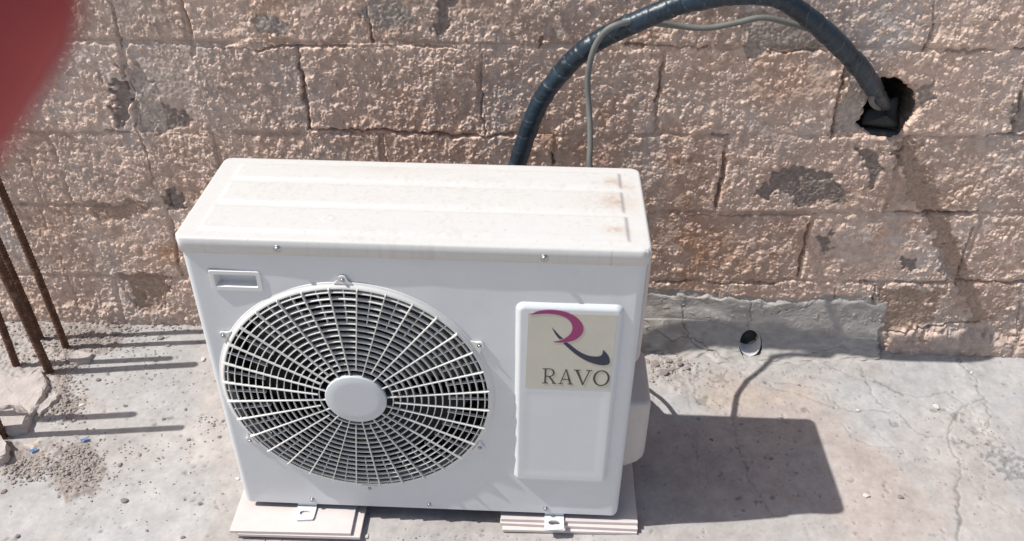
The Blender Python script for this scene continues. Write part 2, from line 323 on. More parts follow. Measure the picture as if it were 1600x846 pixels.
# open joints and cracks: (points, half width m, depth m)
CRK = [([(400, 75), (470, 73), (540, 71)], 2.6, 12), ([(540, 72), (640, 74)], 1.2, 3), ([(645, 73), (712, 74)], 1.8, 8), ([(300, 72), (395, 76)], 1.4, 4),
       ([(484, 203), (545, 205), (575, 205), (640, 209), (745, 211), (800, 213)], 3.0, 14), ([(540, 205), (570, 216)], 1.6, 6),
       ([(976, 68), (990, 68), (1004, 75)], 3.4, 12), ([(1004, 73), (1100, 74)], 1.6, 6), ([(1096, 72), (1104, 73)], 3, 10),
       ([(1200, 79), (1276, 80)], 1.8, 8), ([(1480, 79), (1548, 80)], 1.3, 6), ([(1586, 75), (1604, 78)], 2.2, 9), ([(1545, 212), (1562, 210), (1604, 211)], 2.0, 9),
       ([(1114, 213), (1140, 213)], 1.8, 8), ([(1010, 336), (1060, 336)], 1.4, 5), ([(1072, 337), (1110, 338)], 1.6, 6), ([(1122, 336), (1280, 338)], 1.6, 7),
       ([(1402, 333), (1450, 334), (1528, 334)], 2.2, 11), ([(1346, 438), (1366, 441)], 2, 9), ([(1398, 440), (1480, 441)], 1.2, 5), ([(1495, 437), (1530, 440), (1604, 442)], 1.6, 8),
       ([(1020, 441), (1078, 442)], 2.6, 12), ([(1110, 441), (1170, 443), (1212, 443)], 2.8, 11), ([(1165, 440), (1190, 442)], 3.6, 9), ([(165, 205), (204, 207)], 1.5, 6),
       ([(576, 40), (579, 55), (583, 66)], 2.4, 12), ([(574, 2), (576, 40)], 1.0, 4), ([(468, 76), (469, 100)], 1.4, 5), ([(469, 100), (475, 132)], 3.4, 13), ([(472, 135), (479, 170), (486, 204)], 3.0, 14),
       ([(752, 80), (754, 150)], 1.2, 4), ([(753, 150), (757, 207)], 2.0, 8), ([(1034, 102), (1031, 130), (1027, 160)], 2.4, 12), ([(1027, 160), (1026, 208)], 1.2, 4),
       ([(1320, 106), (1316, 130)], 3.2, 13), ([(1314, 130), (1308, 158), (1298, 212)], 2.2, 12), ([(1456, 36), (1449, 58), (1443, 78)], 2.2, 12), ([(1460, 0), (1456, 36)], 1.2, 5),
       ([(1600, 125), (1590, 170), (1578, 208)], 1.8, 10), ([(603, 214), (604, 254)], 1.5, 7), ([(862, 240), (864, 256)], 3.4, 12), ([(1131, 238), (1126, 285), (1119, 322)], 3.0, 14), ([(1140, 212), (1132, 240)], 1.2, 4),
       ([(1265, 354), (1255, 390), (1246, 432)], 2.6, 13), ([(1521, 356), (1510, 390), (1497, 430)], 2.2, 12), ([(1497, 430), (1496, 448)], 1.2, 5),
       ([(283, 0), (292, 30), (298, 52)], 2.2, 8), ([(290, 20), (296, 50), (302, 86)], 5.5, 5), ([(176, 5), (182, 40), (192, 74)], 3.0, 7), ([(192, 104), (197, 130), (207, 160), (214, 195)], 3.4, 9), ([(214, 195), (224, 218)], 1.6, 6),
       ([(219, 215), (230, 240), (240, 290)], 1.5, 6), ([(262, 326), (272, 370), (282, 430)], 2.4, 9), ([(178, 425), (192, 450), (215, 486)], 1.6, 6), ([(256, 480), (266, 440)], 1.6, 6), ([(150, 108), (162, 135)], 1.6, 5),
       ([(95, 400), (110, 440), (125, 490)], 1.6, 5), ([(45, 250), (60, 300), (75, 360)], 3, 3), ([(1366, 446), (1364, 472)], 2.6, 11), ([(1304, 466), (1304, 450)], 1.8, 7), ([(1384, 517), (1420, 514), (1470, 509), (1508, 505), (1535, 503)], 2.0, 8),
       ([(1594, 470), (1586, 505)], 1.8, 7), ([(842, 70), (846, 62)], 4.6, 11), ([(180, 102), (186, 107)], 4, 9), ([(190, 108), (194, 124)], 3, 9), ([(1412, 234), (1398, 240), (1408, 246)], 2.2, 9), ([(1546, 30), (1560, 32)], 1.4, 5), ([(340, 230), (346, 252)], 1.6, 5), ([(262, 300), (266, 326)], 3, 8),
       ([(1005, 468), (1016, 500), (1020, 540)], 1.0, 4)]
for pts, hw, dep in CRK:
    hw *= .00072; P = wpoly(pts); w, d = WR.line(P, .02, jit)
    vary = 1+.35*jn[w]*.6; a = 1-sstep(d, hw*.55*np.clip(vary, .3, 1.6), hw*1.35+.0012)
    hmap[w] = hmap[w]*(1-a)+(hmap[w]-dep*.001)*a; spmask[w] *= 1-a
# the broken hole
HOLE = wpoly([(1377, 127), (1400, 123), (1412, 131), (1428, 138), (1432, 158), (1424, 184), (1414, 196), (1410, 212), (1392, 217), (1368, 214), (1346, 208), (1337, 196), (1347, 182), (1354, 166), (1361, 150), (1366, 134)])
w, a = WR.poly(HOLE, .007, (jit[0]*1.2, jit[1]*1.2)); hmap[w] -= .022*a; spmask[w] *= 1-a
holem = np.zeros(WR.shape); w2, a2 = WR.poly(HOLE, .0022, (jit[0]*1.2, jit[1]*1.2)); holem[w2] = a2
# albedo
def tintblob(u, v, r): p = wpoly([(u, v)])[0]; return np.exp(-(((gx-p[0])**2+(gz-p[1])**2)/r**2))
red = np.zeros(WR.shape)
for u, v, r, k in [(1080, 390, .2, .9), (1050, 290, .16, .7), (950, 150, .18, .55), (1180, 400, .16, .6), (270, 400, .09, .9), (300, 260, .1, .7), (640, 150, .2, .45), (860, 230, .1, .8), (1390, 370, .11, .7), (1560, 410, .14, .5), (130, 330, .16, .5), (460, 40, .1, .4), (1240, 150, .14, .5), (1230, 350, .2, .4)]:
    red = np.maximum(red, k*tintblob(u, v, r))
red = np.clip(.72*red*(1+.35*WR.n(.04, 20))+.12*WR.n(.1, 21), 0, 1)[..., None]
gry = np.clip(.35+.4*WR.n(.16, 22), 0, 1)[..., None]
flat = np.array((.59, .465, .39))*(1-gry)+np.array((.58, .505, .455))*gry
flat = flat*(1-red)+np.array((.50, .325, .23))*red
flat *= (1+.06*WR.n(.02, 23)+.05*fine)[..., None]
flat = flat*(1-.35*jband[..., None])+np.array((.52, .425, .36))*.35*jband[..., None]
flat = flat*btone[..., None]*(1+bwarm[..., None]*np.array((.02, -.015, -.045)))
lump = np.array((.74, .585, .49))*(1-red*.6)+np.array((.74, .54, .425))*red*.6
lump = lump*(1+.08*WR.n(.03, 24)+.05*fine)[..., None]
alb = flat*(1-flk_shadow[..., None])+fcol*(1+.10*fine[..., None])*flk_shadow[..., None]
alb = alb*(1-spmask[..., None])+lump*spmask[..., None]
sc_ = np.array((.38, .36, .335))*(1+.05*WR.n(.05, 25)+.03*fine)[..., None]
alb = alb*(1-smooth[..., None])+sc_*smooth[..., None]
lg = np.clip(ledge, 0, 1)[..., None]*(.7+.3*np.clip(WR.n(.03, 26), -1, 1)[..., None])
alb = alb*np.array((1.02, .985, .965))
alb = np.clip(alb*(1-lg*.6)+np.array((.52, .42, .36))*lg*.6, .03, .85)

wall = tag(empty('block_wall', (0, YW, 0)), 'concrete block wall spattered with rough pinkish brown render', 'wall')
def block(k, b):
    x0 = JOINT[k]+b*BLK; x1 = x0+BLK
    inner = x1 > -.99 and x0 < 2.02 and k < 5
    hidden = k < 2 and x0 > .0 and x1 < .86
    out_ = k < 5 and (x1 < -.93+.075*k or x0 > 2.0-.078*k)
    st = (.005 if hidden or out_ else .00172) if inner else .011
    nx = max(4, int(BLK/st)); nz = max(4, int((cz(k+1, x0)-cz(k, x0))/st))
    s = np.linspace(0, 1, nx+1); t = np.linspace(0, 1, nz+1); S, T = np.meshgrid(s, t)
    X = x0+S*(x1-x0); Z = cz(k, X)*(1-T)+cz(k+1, X)*T
    h = WR.samp(hmap, X, Z); c = WR.samp(alb, X, Z)
    if not inner:                                  # away from the photographed stretch: plain spatter, no ledge, no cracks taken over
        h = WR.samp(base*0+spat*.8, X, Z)-.006*(1-sstep(np.minimum(np.minimum(S, 1-S)*BLK, np.minimum(T, 1-T)*.21), .003, .012))
        c = WR.samp(np.where(smooth[..., None] > .1, lump*.7, alb), X, Z)
    V = np.stack([X, YW-h, Z], -1).reshape(-1, 3); C = c.reshape(-1, 3); n = nx+1
    Q = gridq(n, nz+1)
    cut = x0 < 1.42 < x1 and k == 3
    if cut:
        hm = WR.samp(holem, X, Z).ravel(); Q = Q[hm[Q].mean(1) < .5]
    # sides and back
    per = np.r_[np.arange(n), np.arange(1, nz+1)*n+n-1, nz*n+np.arange(n-2, -1, -1), np.arange(nz-1, 0, -1)*n]
    Bv = V[per].copy(); Bv[:, 1] = YW+.19; o = len(V); p = len(per); i = np.arange(p)
    V = np.vstack([V, Bv]); C = np.vstack([C, C[per]])
    Q = np.vstack([Q, np.stack([per, o+i, o+(i+1) % p, per[(i+1) % p]], 1)])
    if not cut:
        m = p//2; j = np.arange(0, m-1)
        Q = np.vstack([Q, np.stack([o+j, o+(p-j-1) % p, o+(p-j-2) % p, o+j+1], 1)])
    V[:, 1] -= YW
    o_ = bpy.data.objects.new('concrete_block', npmesh('concrete_block', V, Q, C)); o_.data.materials.append(M_wall)
    COL.objects.link(o_); o_.parent = wall
for k in range(10):
    b0 = math.floor((-2.2-JOINT[k])/BLK); b1 = math.ceil((3.2-JOINT[k])/BLK)
    for b in range(b0, b1): block(k, b)
# inside of the hole
hp = HOLE; cen = hp.mean(0); hp2 = catmull(np.c_[np.vstack([hp, hp[:1]]), np.zeros(len(hp)+1)], 5)[:-1, :2]; rr = np.random.RandomState(3)
rings = []
for q, (yo, sc) in enumerate([(.012, 1.03), (.03, 1.0), (.06, .97), (.10, .98), (.15, .95), (.19, .9), (.191, .02)]):
    jt = 1+rr.uniform(-.05, .05, len(hp2)); rings.append(np.c_[cen[0]+(hp2[:, 0]-cen[0])*sc*jt, np.full(len(hp2), yo), cen[1]+(hp2[:, 1]-cen[1])*sc*jt])
V = np.vstack(rings); n = len(hp2); i = np.arange(6)[:, None]*n; j = np.arange(n)[None]
Q = np.stack([i+j, i+(j+1) % n, i+n+(j+1) % n, i+n+j], -1).reshape(-1, 4)
lin = link('hole_lining', npmesh('hole_lining', V, Q, None, False), M_hole); lin.parent = wall

# trowelled cement fillet at the foot of the wall
FR = Raster(.86, 1.625, 0, .30, .0026)
fx, fs = FR.GX, FR.GY                            # fs: run down the wall then out over the floor
topz = np.interp(fx, wpoly([(940, 445), (1060, 452), (1180, 464), (1262, 470), (1290, 463), (1376, 468)])[:, 0], [.175, .168, .16, .158, .168, .166])+FR.n(.03, 31)*.004
out = np.interp(fx, [.86, 1.0, 1.15, 1.3, 1.45, 1.55, 1.63], [.05, .07, .085, .08, .07, .06, .02])+FR.n(.03, 32)*.004
t = fs/.30
# profile: straight down, round bend, run out
zbend = np.interp(fx, [.86, 1.0, 1.12, 1.2, 1.3, 1.63], [.085, .092, .085, .055, .045, .040])
zz = np.where(t < .45, topz*(1-t/.45)+zbend*(t/.45), zbend*np.clip(1-(t-.45)/.55, 0, 1)**1.5)
yy = np.where(t < .45, -.0035+.0085*sstep(t, 0, .05)+.007*sstep(t, .2, .45), .016+(out-.016)*np.clip((t-.45)/.55, 0, 1)**1.15)
yy += FR.n(.08, 33)*.0012+FR.n(.015, 34)*.00012+FR.n(.0065, 46)*.00016
zz = zz-.004*sstep(t, .97, 1.)-.0
yy = yy-.002*(1-sstep(t, .02, .20))*sstep(FR.n(.05, 44), -.4, .8)
right = sstep(fx+FR.n(.02, 45)*.004, 1.562, 1.572); yy = yy*(1-right)-.004*right
jf = (FR.n(.012, 35)*.002, FR.n(.012, 36)*.002)
fcr = np.zeros(FR.shape)
def fpt(u, v, tt): p = onY(u, v, YW-.03); return (p[0], tt*.30)
for P in ([(.90, .40), (.95, .55), (1.0, .72), (1.04, .62), (1.07, .78), (1.13, .86), (1.16, .97)], [(1.02, .2), (1.03, .5), (1.045, .62)], [(1.2, .02), (1.21, .3), (1.2, .5)], [(1.35, .85), (1.42, .7), (1.46, .6)], [(1.03, .6), (1.09, .75), (1.12, .9)], [(1.26, .2), (1.33, .1), (1.38, .04)]):
    P = np.array([(a, b*.30) for a, b in P]); w, d = FR.line(P, .01, jf); a = (1-sstep(d, .0004, .0018))*.7; fcr[w] = np.maximum(fcr[w], a)
    yy[w] -= .003*a; zz[w] -= .002*a
flaw = sstep(FR.n(.02, 37)+FR.n(.006, 38)*.5, 1.75, 2.2)*(t < .7)
yy += flaw*.0016
pipe_c = (1.214, .029); pr = .030
g_ = sstep(FR.n(.07, 39)+.6*sstep(t, .5, .9), -.3, 1.0)[..., None]
fc = np.array((.40, .38, .355))*(1-g_)+np.array((.45, .42, .39))*g_
fc = fc*(1+.05*FR.n(.02, 40)+.03*FR.n(.006, 41))[..., None]
fc = fc*(1-flaw[..., None])+np.array((.5, .45, .41))*flaw[..., None]
fc = fc*(1-.6*fcr[..., None])
le = (1-sstep(fx, .98, 1.08))[..., None]*.6*sstep(FR.n(.05, 42), -.8, .6)[..., None]; fc = fc*(1-le)+np.array((.25, .21, .185))*le
V = np.stack([fx, -yy, zz], -1).reshape(-1, 3)
Q = gridq(FR.nx, FR.ny)[:, ::-1]
mid = V[Q].mean(1); Q = Q[~(((mid[:, 0]-pipe_c[0])**2+(mid[:, 2]-pipe_c[1])**2 < (pr+.0015)**2) & (mid[:, 2] < .07))]
pt = link('cement_fillet', npmesh('cement_fillet', V, Q, np.clip(fc, .03, .8).reshape(-1, 3)), M_patch); pt.parent = wall
pt['label'] = 'smooth grey trowelled cement at the foot of the wall'

# ------------------------------------------------------------------ the ground
GR = Raster(-1.08, 2.16, -.22, .70, .0034)
px, py = GR.GX, GR.GY
jg = (GR.n(.015, 51)*.0022+GR.n(.06, 52)*.003, GR.n(.015, 53)*.0022+GR.n(.06, 54)*.003)
jG = (GR.n(.02, 55)*.008+GR.n(.08, 56)*.014, GR.n(.02, 57)*.008+GR.n(.08, 58)*.014)
gh = GR.n(.25, 59)*.0012+GR.n(.06, 60)*.0003+GR.n(.012, 61)*.00010
def zone(c, polys, soft, strength):
    global galb
    for P in polys:
        P = gpoly(P); w, a = GR.poly(P, soft, jG); a = (a*strength)[..., None]; galb[w] = galb[w]*(1-a)+np.array(c)*a
galb = np.ones(GR.shape+(3,))*np.array((.405, .390, .378))
mix = np.clip(.5+.5*GR.n(.2, 62), 0, 1)[..., None]; galb = galb*(1-mix*.45)+np.array((.42, .378, .355))*mix*.45
zone((.40, .405, .41), [[(1385, 552), (1610, 546), (1610, 640), (1545, 660), (1500, 620), (1440, 625), (1370, 600)], [(1560, 640), (1610, 600), (1610, 780), (1590, 800), (1545, 720)], [(1320, 640), (1400, 640), (1400, 700), (1340, 695)], [(1010, 615), (1070, 612), (1075, 655), (1000, 655)], [(1290, 580), (1440, 620), (1420, 660), (1330, 640)]], .02, .65)
zone((.42, .36, .33), [[(1100, 580), (1250, 600), (1290, 650), (1400, 720), (1480, 780), (1480, 846), (1330, 846), (1290, 700), (1100, 650)], [(1060, 660), (1220, 665), (1250, 790), (1060, 790)]], .03, .6)
zone((.50, .42, .33), [[(1080, 590), (1160, 600), (1250, 610), (1240, 640), (1120, 640), (1085, 620)]], .02, .35)
zone((.36, .30, .27), [[(1330, 650), (1360, 700), (1400, 720), (1390, 760), (1330, 720)]], .03, .25)
zone((.49, .485, .475), [[(1465, 610), (1510, 600), (1535, 625), (1505, 645), (1470, 640)], [(1500, 570), (1535, 560), (1540, 570), (1505, 590)], [(1520, 640), (1545, 650), (1535, 670), (1515, 665)]], .008, .55)
zone((.395, .395, .395), [[(0, 760), (160, 740), (300, 700), (330, 760), (320, 846), (0, 846)], [(120, 520), (310, 520), (320, 650), (200, 660), (110, 620)]], .03, .6)
zone((.44, .405, .38), [[(300, 560), (345, 560), (370, 740), (330, 790), (280, 700)]], .03, .5)
zone((.27, .23, .205), [[(90, 690), (150, 685), (165, 720), (160, 760), (120, 765), (80, 745)], [(0, 690), (60, 695), (75, 730), (30, 745), (0, 740)], [(85, 520), (150, 515), (190, 545), (130, 560), (110, 600), (120, 640), (80, 660), (70, 640), (85, 590)], [(40, 500), (180, 508), (200, 520), (60, 530)]], .006, .75)
zone((.66, .57, .50), [[(0, 515), (20, 510), (18, 545), (0, 555)], [(35, 690), (60, 688), (60, 715), (35, 712)]], .005, .8)
galb *= (1+.04*GR.n(.03, 63)+.035*GR.n(.09, 70)+.035*GR.n(.008, 64))[..., None]
GCR = [([(1290, 570), (1318, 580), (1340, 592), (1375, 600), (1398, 612), (1415, 618), (1445, 621), (1480, 615), (1500, 627), (1512, 638)], 2.0, .6), ([(1370, 598), (1390, 606), (1412, 618)], 4.5, .45),
       ([(1502, 546), (1503, 570), (1523, 590), (1538, 622), (1542, 650), (1540, 670)], 1.3, .85), ([(1535, 622), (1510, 636), (1490, 660), (1484, 685), (1485, 705), (1497, 720), (1500, 745), (1497, 765), (1494, 790), (1497, 830), (1502, 852)], 1.9, .75), ([(1494, 765), (1494, 790), (1497, 838)], 4, .4),
       ([(1345, 570), (1353, 600), (1375, 630), (1400, 645), (1430, 670), (1455, 682), (1484, 688)], 1.3, .65), ([(1195, 594), (1215, 607), (1250, 617), (1290, 632), (1330, 643), (1375, 643), (1398, 646)], 1.4, .7), ([(1197, 592), (1250, 602), (1280, 608), (1295, 624)], 1.2, .6),
       ([(1315, 666), (1330, 685), (1350, 693), (1365, 700), (1398, 700)], 1.2, .55), ([(1350, 660), (1400, 700), (1440, 735), (1452, 748)], 1.0, .4), ([(1070, 590), (1074, 615), (1085, 642)], 2.6, .35), ([(1085, 622), (1095, 630), (1108, 634)], 1.3, .6), ([(1125, 640), (1140, 625), (1155, 612)], 1.1, .5),
       ([(1500, 720), (1520, 760), (1550, 785), (1570, 800)], 1.2, .35), ([(1512, 640), (1530, 660), (1545, 680), (1575, 690)], 1.5, .5), ([(175, 552), (205, 530), (232, 508)], 1.2, .7), ([(185, 540), (215, 533), (242, 527)], 1.0, .5), ([(1145, 655), (1152, 690), (1165, 740), (1195, 785), (1212, 806)], 1.3, .6), ([(1090, 660), (1088, 720), (1095, 760)], 1.0, .4),
       ([(1395, 552), (1390, 570), (1402, 600)], .9, .3), ([(100, 585), (140, 570), (170, 560)], 1.1, .4)]
for pts, hw, s in GCR:
    P = gpoly(pts); w, d = GR.line(P, .02, jg); hw *= .0011
    a = (1-sstep(d, hw*.4, hw+.0012))*s; gh[w] -= .0032*a; galb[w] *= 1-.43*a[..., None]
# eroded, pitted places
pit = np.zeros(GR.shape)
for u, v, r in [(1570, 715, .05), (1555, 700, .03), (1590, 740, .04), (1495, 650, .03), (1525, 672, .022), (1510, 690, .022), (1495, 690, .02), (1395, 663, .018), (1307, 633, .018), (1268, 590, .02), (1255, 642, .02), (1522, 695, .012), (1568, 735, .02), (1100, 625, .03), (1330, 752, .01), (1120, 590, .04), (1465, 640, .02)]:
    p = gpoly([(u, v)])[0]; pit = np.maximum(pit, np.exp(-((px-p[0])**2+((py-p[1])*1.5)**2)/r**2))
pn = GR.n(.012, 65)+.6*GR.n(.006, 66)
pm = sstep(pit*2.2+pn*.6, 1.25, 1.9); gh -= .0035*pm; gh += .0015*pit*pn*.4; galb *= (1-.32*pm)[..., None]
# speckle of grit too small to pick out
sp = sstep(GR.n(.0045, 67), 3.0, 3.6); galb *= (1-.45*sp)[..., None]; gh += sp*.001
# rubble strewn strip along the wall's foot and round the bars
rub = np.maximum(sstep(py, .60, .64)*(px < -.18), 0)*.8
for pts in ([(0, 490), (160, 498), (190, 545), (130, 565), (110, 600), (125, 640), (70, 665), (0, 660)], [(80, 690), (150, 685), (165, 725), (155, 765), (110, 765), (0, 745), (0, 695)], [(1005, 560), (1090, 560), (1075, 600), (1010, 605)]):
    w, a = GR.poly(gpoly(pts), .015, jG); rub[w] = np.maximum(rub[w], a)
rn = GR.n(.018, 68)*.5+GR.n(.008, 69)*.6
gh += rub*(.003+.0028*rn); galb = galb*(1-rub[..., None]*.35)+np.array((.36, .315, .29))*rub[..., None]*.35
edge = np.minimum(np.minimum(px-GR.X[0], GR.X[-1]-px), np.minimum(py-GR.Y[0], 9)); gh *= sstep(edge, .0, .06)
galb = np.clip(galb*.99, .05, .8)
V = np.stack([px, py, gh], -1).reshape(-1, 3); C = galb.reshape(-1, 3); Q = gridq(GR.nx, GR.ny)
nx_, ny_ = GR.nx, GR.ny; o = len(V)
ox = np.array([-400, -3, GR.X[0], GR.X[-1], 4, 400.]); oy = np.array([-400, -3, GR.Y[0], GR.Y[-1], 400.])
OV = np.array([(x, y, 0) for y in oy for x in ox]); OQ = gridq(6, 5)
mid = OV[OQ].mean(1); OQ = OQ[~((np.abs(mid[:, 0]-GR.X[[0, -1]].mean()) < .5) & (np.abs(mid[:, 1]-GR.Y[[0, -1]].mean()) < .3))]
V = np.vstack([V, OV]); C = np.vstack([C, np.tile((.44, .41, .385), (len(OV), 1))]); Q = np.vstack([Q, OQ+o])
tag(link('ground', npmesh('ground', V, Q, C), M_ground), 'sunlit cracked concrete floor with grey and beige stains', 'ground', kind='structure')
def gz_at(x, y): return float(GR.samp(gh, np.array([x]), np.array([y]))[0]) if GR.X[0] < x < GR.X[-1] and GR.Y[0] < y < GR.Y[-1] else 0.

# drain pipe
pv, pq = lathe([(pr-.0022, -.010), (pr, -.010), (pr, .16), (pr-.0022, .16)], pipe_c[0], pipe_c[1], 40, True)
front = pv[:, 1] < 0; pv[:, 1] += YW; pv[front, 1] = YW-.006-.046*(1-(pv[front, 2]-pipe_c[1]+pr)/(2*pr))
dp = empty('drain_pipe', (pipe_c[0], YW-.05, pipe_c[1]-pr)); tag(dp, 'short white plastic drain pipe opening through the cement at the wall foot', 'pipe')
dp_loc = Vector(dp.location)
V_, Q_ = lathe([(.0001, -.006), (pr-.0024, -.002), (pr-.0024, .01)], pipe_c[0], pipe_c[1], 24); V_[:, 1] += YW  # black plug added to stand for the shade inside the pipe
o = link('shade_plug', npmesh('shade_plug', V_-np.array(dp_loc), Q_), M_blk); o.parent = dp
o = link('pipe_wall', npmesh('pipe_wall', pv-np.array(dp_loc), pq), M_pvc); o.parent = dp

# ------------------------------------------------------------------ the outdoor unit
unit = tag(empty('outdoor_unit', (W/2, D/2, H0)), 'dusty white air conditioner outdoor unit with round fan grille', 'air conditioner')
UL = np.array(unit.location)
def upart(name, V, Q, mat, parent=None, cols=None, smooth=True):
    """world coordinates in; child of the unit or of one of its parts"""
    o = link(name, npmesh(name, np.asarray(V, float)-UL, Q, cols, smooth), mat); o.parent = parent or unit; return o
def ubm(name, bm, mat, parent=None, smooth=False, bevel=0):
    bmesh.ops.translate(bm, verts=bm.verts, vec=-Vector(UL)); o = bmobj(name, bm, mat, None, smooth, bevel); o.parent = parent or unit; return o
FX, FZ, FRD = .2844, .3793, .262                  # fan opening
LIDH = .031
# cabinet: front with round opening, rounded upright corners, sides and back
rc = .014; zt = TOP-LIDH+.004; x0, x1 = .003, W-.003
hx0, hx1, hz0, hz1 = .047, .138, .622, .664
FP = Raster(x0+rc, x1-rc+.0001, H0, zt, .0036)
gx_ = np.linspace(x0+rc, x1-rc, FP.nx)[None]+0*FP.GY; gz_ = np.linspace(H0, zt, FP.ny)[:, None]+0*FP.GX
fade = sstep(np.minimum(np.minimum(gx_-x0-rc, x1-rc-gx_), np.minimum(gz_-H0, zt-gz_)), 0, .03)
wav = (FP.n(.16, 81)*.0005+FP.n(.06, 82)*.00012)*fade-.0012*np.exp(-((gx_-.40)/.12)**2-((gz_-.69)/.018)**2)
V = np.stack([gx_, wav, gz_], -1).reshape(-1, 3); Q = gridq(FP.nx, FP.ny); mid = V[Q].mean(1)
Q = Q[(np.hypot(mid[:, 0]-FX, mid[:, 2]-FZ) > .2615) & ~((mid[:, 0] > hx0+.004) & (mid[:, 0] < hx1-.004) & (mid[:, 2] > hz0+.005) & (mid[:, 2] < hz1-.005))]
upart('front_panel', V, Q, M_white)
plan = []; zb = []
for a in np.linspace(0, np.pi/2, 9): plan.append((x1-rc+rc*math.sin(a), rc-rc*math.cos(a))); zb.append(H0+.016*(1-math.cos(a)))
for a in np.linspace(0, np.pi/2, 7): plan.append((x1-rc+rc*math.cos(a), D-rc+rc*math.sin(a))); zb.append(H0+.016)
for a in np.linspace(0, np.pi/2, 7): plan.append((x0+rc-rc*math.sin(a), D-rc+rc*math.cos(a))); zb.append(H0+.016)
for a in np.linspace(np.pi/2, 0, 9): plan.append((x0+rc-rc*math.sin(a), rc-rc*math.cos(a))); zb.append(H0+.016*(1-math.cos(a)))
plan = np.array(plan); zb = np.array(zb); m = len(plan)
V = np.vstack([np.c_[plan, zb], np.c_[plan, np.full(m, zt)]]); i = np.arange(m-1)
upart('cabinet_shell', V, np.stack([i, i+1, i+1+m, i+m], 1), M_white)
bm = bmesh.new(); bm_box(bm, .02, W-.02, .01, D-.012, H0+.004, H0+.03); ubm('base_pan', bm, M_shroud)
# lid with three raised strips
lr = .0038; LX0, LX1, LY0, LY1 = -.002, W+.002, -.006, D+.006; cr = .02
LR = Raster(LX0, LX1, LY0, LY1+.0001, .003)
lx = np.linspace(LX0, LX1, LR.nx)[None]+0*LR.GY; ly = np.linspace(LY0, LY1, LR.ny)[:, None]+0*LR.GX
qx = np.clip(lx, LX0+cr, LX1-cr); qy = np.clip(ly, LY0+cr, LY1-cr); dx, dy = lx-qx, ly-qy; dd = np.hypot(dx, dy)
sc = np.where(dd > cr, cr/np.maximum(dd, 1e-9), 1); lx2 = qx+dx*sc; ly2 = qy+dy*sc
ind = cr-np.minimum(dd, cr)
drop = lr-np.sqrt(np.maximum(lr**2-np.clip(lr-ind, 0, lr)**2, 0))
lz = TOP-drop; strip = np.zeros(LR.shape)
for ya, yb, xa, xb in ((.018, .102, .034, .786), (.112, .190, .038, .783), (.200, .262, .038, .783)):
    d = np.minimum(np.minimum(lx2-xa, xb-lx2), np.minimum(ly2-ya, yb-ly2)); strip = np.maximum(strip, sstep(d, 0, .0065))
lz += .0042*strip
d_ = np.hypot(lx2-.255, (ly2-.062)); lz += .0008*(np.abs(d_-.008) < .003)
lc = np.ones(LR.shape+(3,))*np.array((.605, .605, .592))
dust = sstep(LR.n(.005, 71)+.5*LR.n(.014, 72)+.5*LR.n(.1, 73)+0.35*strip-.1, .8, 3.0)[..., None]*.32
lc = lc*(1-dust)+np.array((.48, .435, .375))*dust
speck = sstep(LR.n(.004, 74), 2.6, 3.1)[..., None]*.5; lc = lc*(1-speck)+np.array((.40, .33, .26))*speck
for sx0, sy0, rx, ry, k in ((.765, .052, .022, .012, .45), (.765, .150, .022, .024, .5), (.765, .222, .022, .014, .45), (.80, .18, .010, .05, .22), (.75, .15, .06, .03, .15), (.32, .245, .10, .012, .14), (.79, .212, .015, .006, .35)):
    g = (k*np.exp(-((lx2-sx0)/rx)**2-((ly2-sy0)/ry)**2)*(1+.35*LR.n(.008, 75)))[..., None]; g = np.clip(g, 0, .8); lc = lc*(1-g)+np.array((.44, .30, .21))*g
top = np.stack([lx2, ly2, lz], -1).reshape(-1, 3); nxl, nyl = LR.nx, LR.ny
per = np.r_[np.arange(nxl), np.arange(1, nyl)*nxl+nxl-1, (nyl-1)*nxl+np.arange(nxl-2, -1, -1), np.arange(nyl-2, 0, -1)*nxl]
s1 = top[per].copy(); s1[:, 2] = TOP-LIDH; s2 = s1.copy(); s2[:, :2] = (s2[:, :2]-[W/2, D/2])*[.992, .975]+[W/2, D/2]
o = len(top); p = len(per); i = np.arange(p)
Q = np.vstack([gridq(nxl, nyl), np.stack([per, o+i, o+(i+1) % p, per[(i+1) % p]], 1), np.stack([o+i, o+p+i, o+p+(i+1) % p, o+(i+1) % p], 1)])
V = np.vstack([top, s1, s2]); lcc = lc.reshape(-1, 3); C = np.vstack([lcc, lcc[per], lcc[per]])
lid = upart('lid', V, Q, M_lid, cols=np.clip(C, 0, .85)); lid['label'] = 'dusty white top panel with three raised strips'
def screw(x, z, y, parent, r=.0055):
    V, Q = lathe([(.0001, -.0022), (.0016, -.0022), (.0018, -.0034), (r*.62, -.0036), (r*.85, -.0022), (r, 0), (r*1.35, 0), (r*1.35, .0008)], x, z, 14); V[:, 1] += y; upart('screw', V, Q, M_screw, parent)
screw(.179, TOP-.0175, LY0-.0003, lid); screw(.639, TOP-.0200, LY0-.0003, lid)
for x in (.154, .409, .661): screw(x, H0+.0135, -.0005, None, .0045)
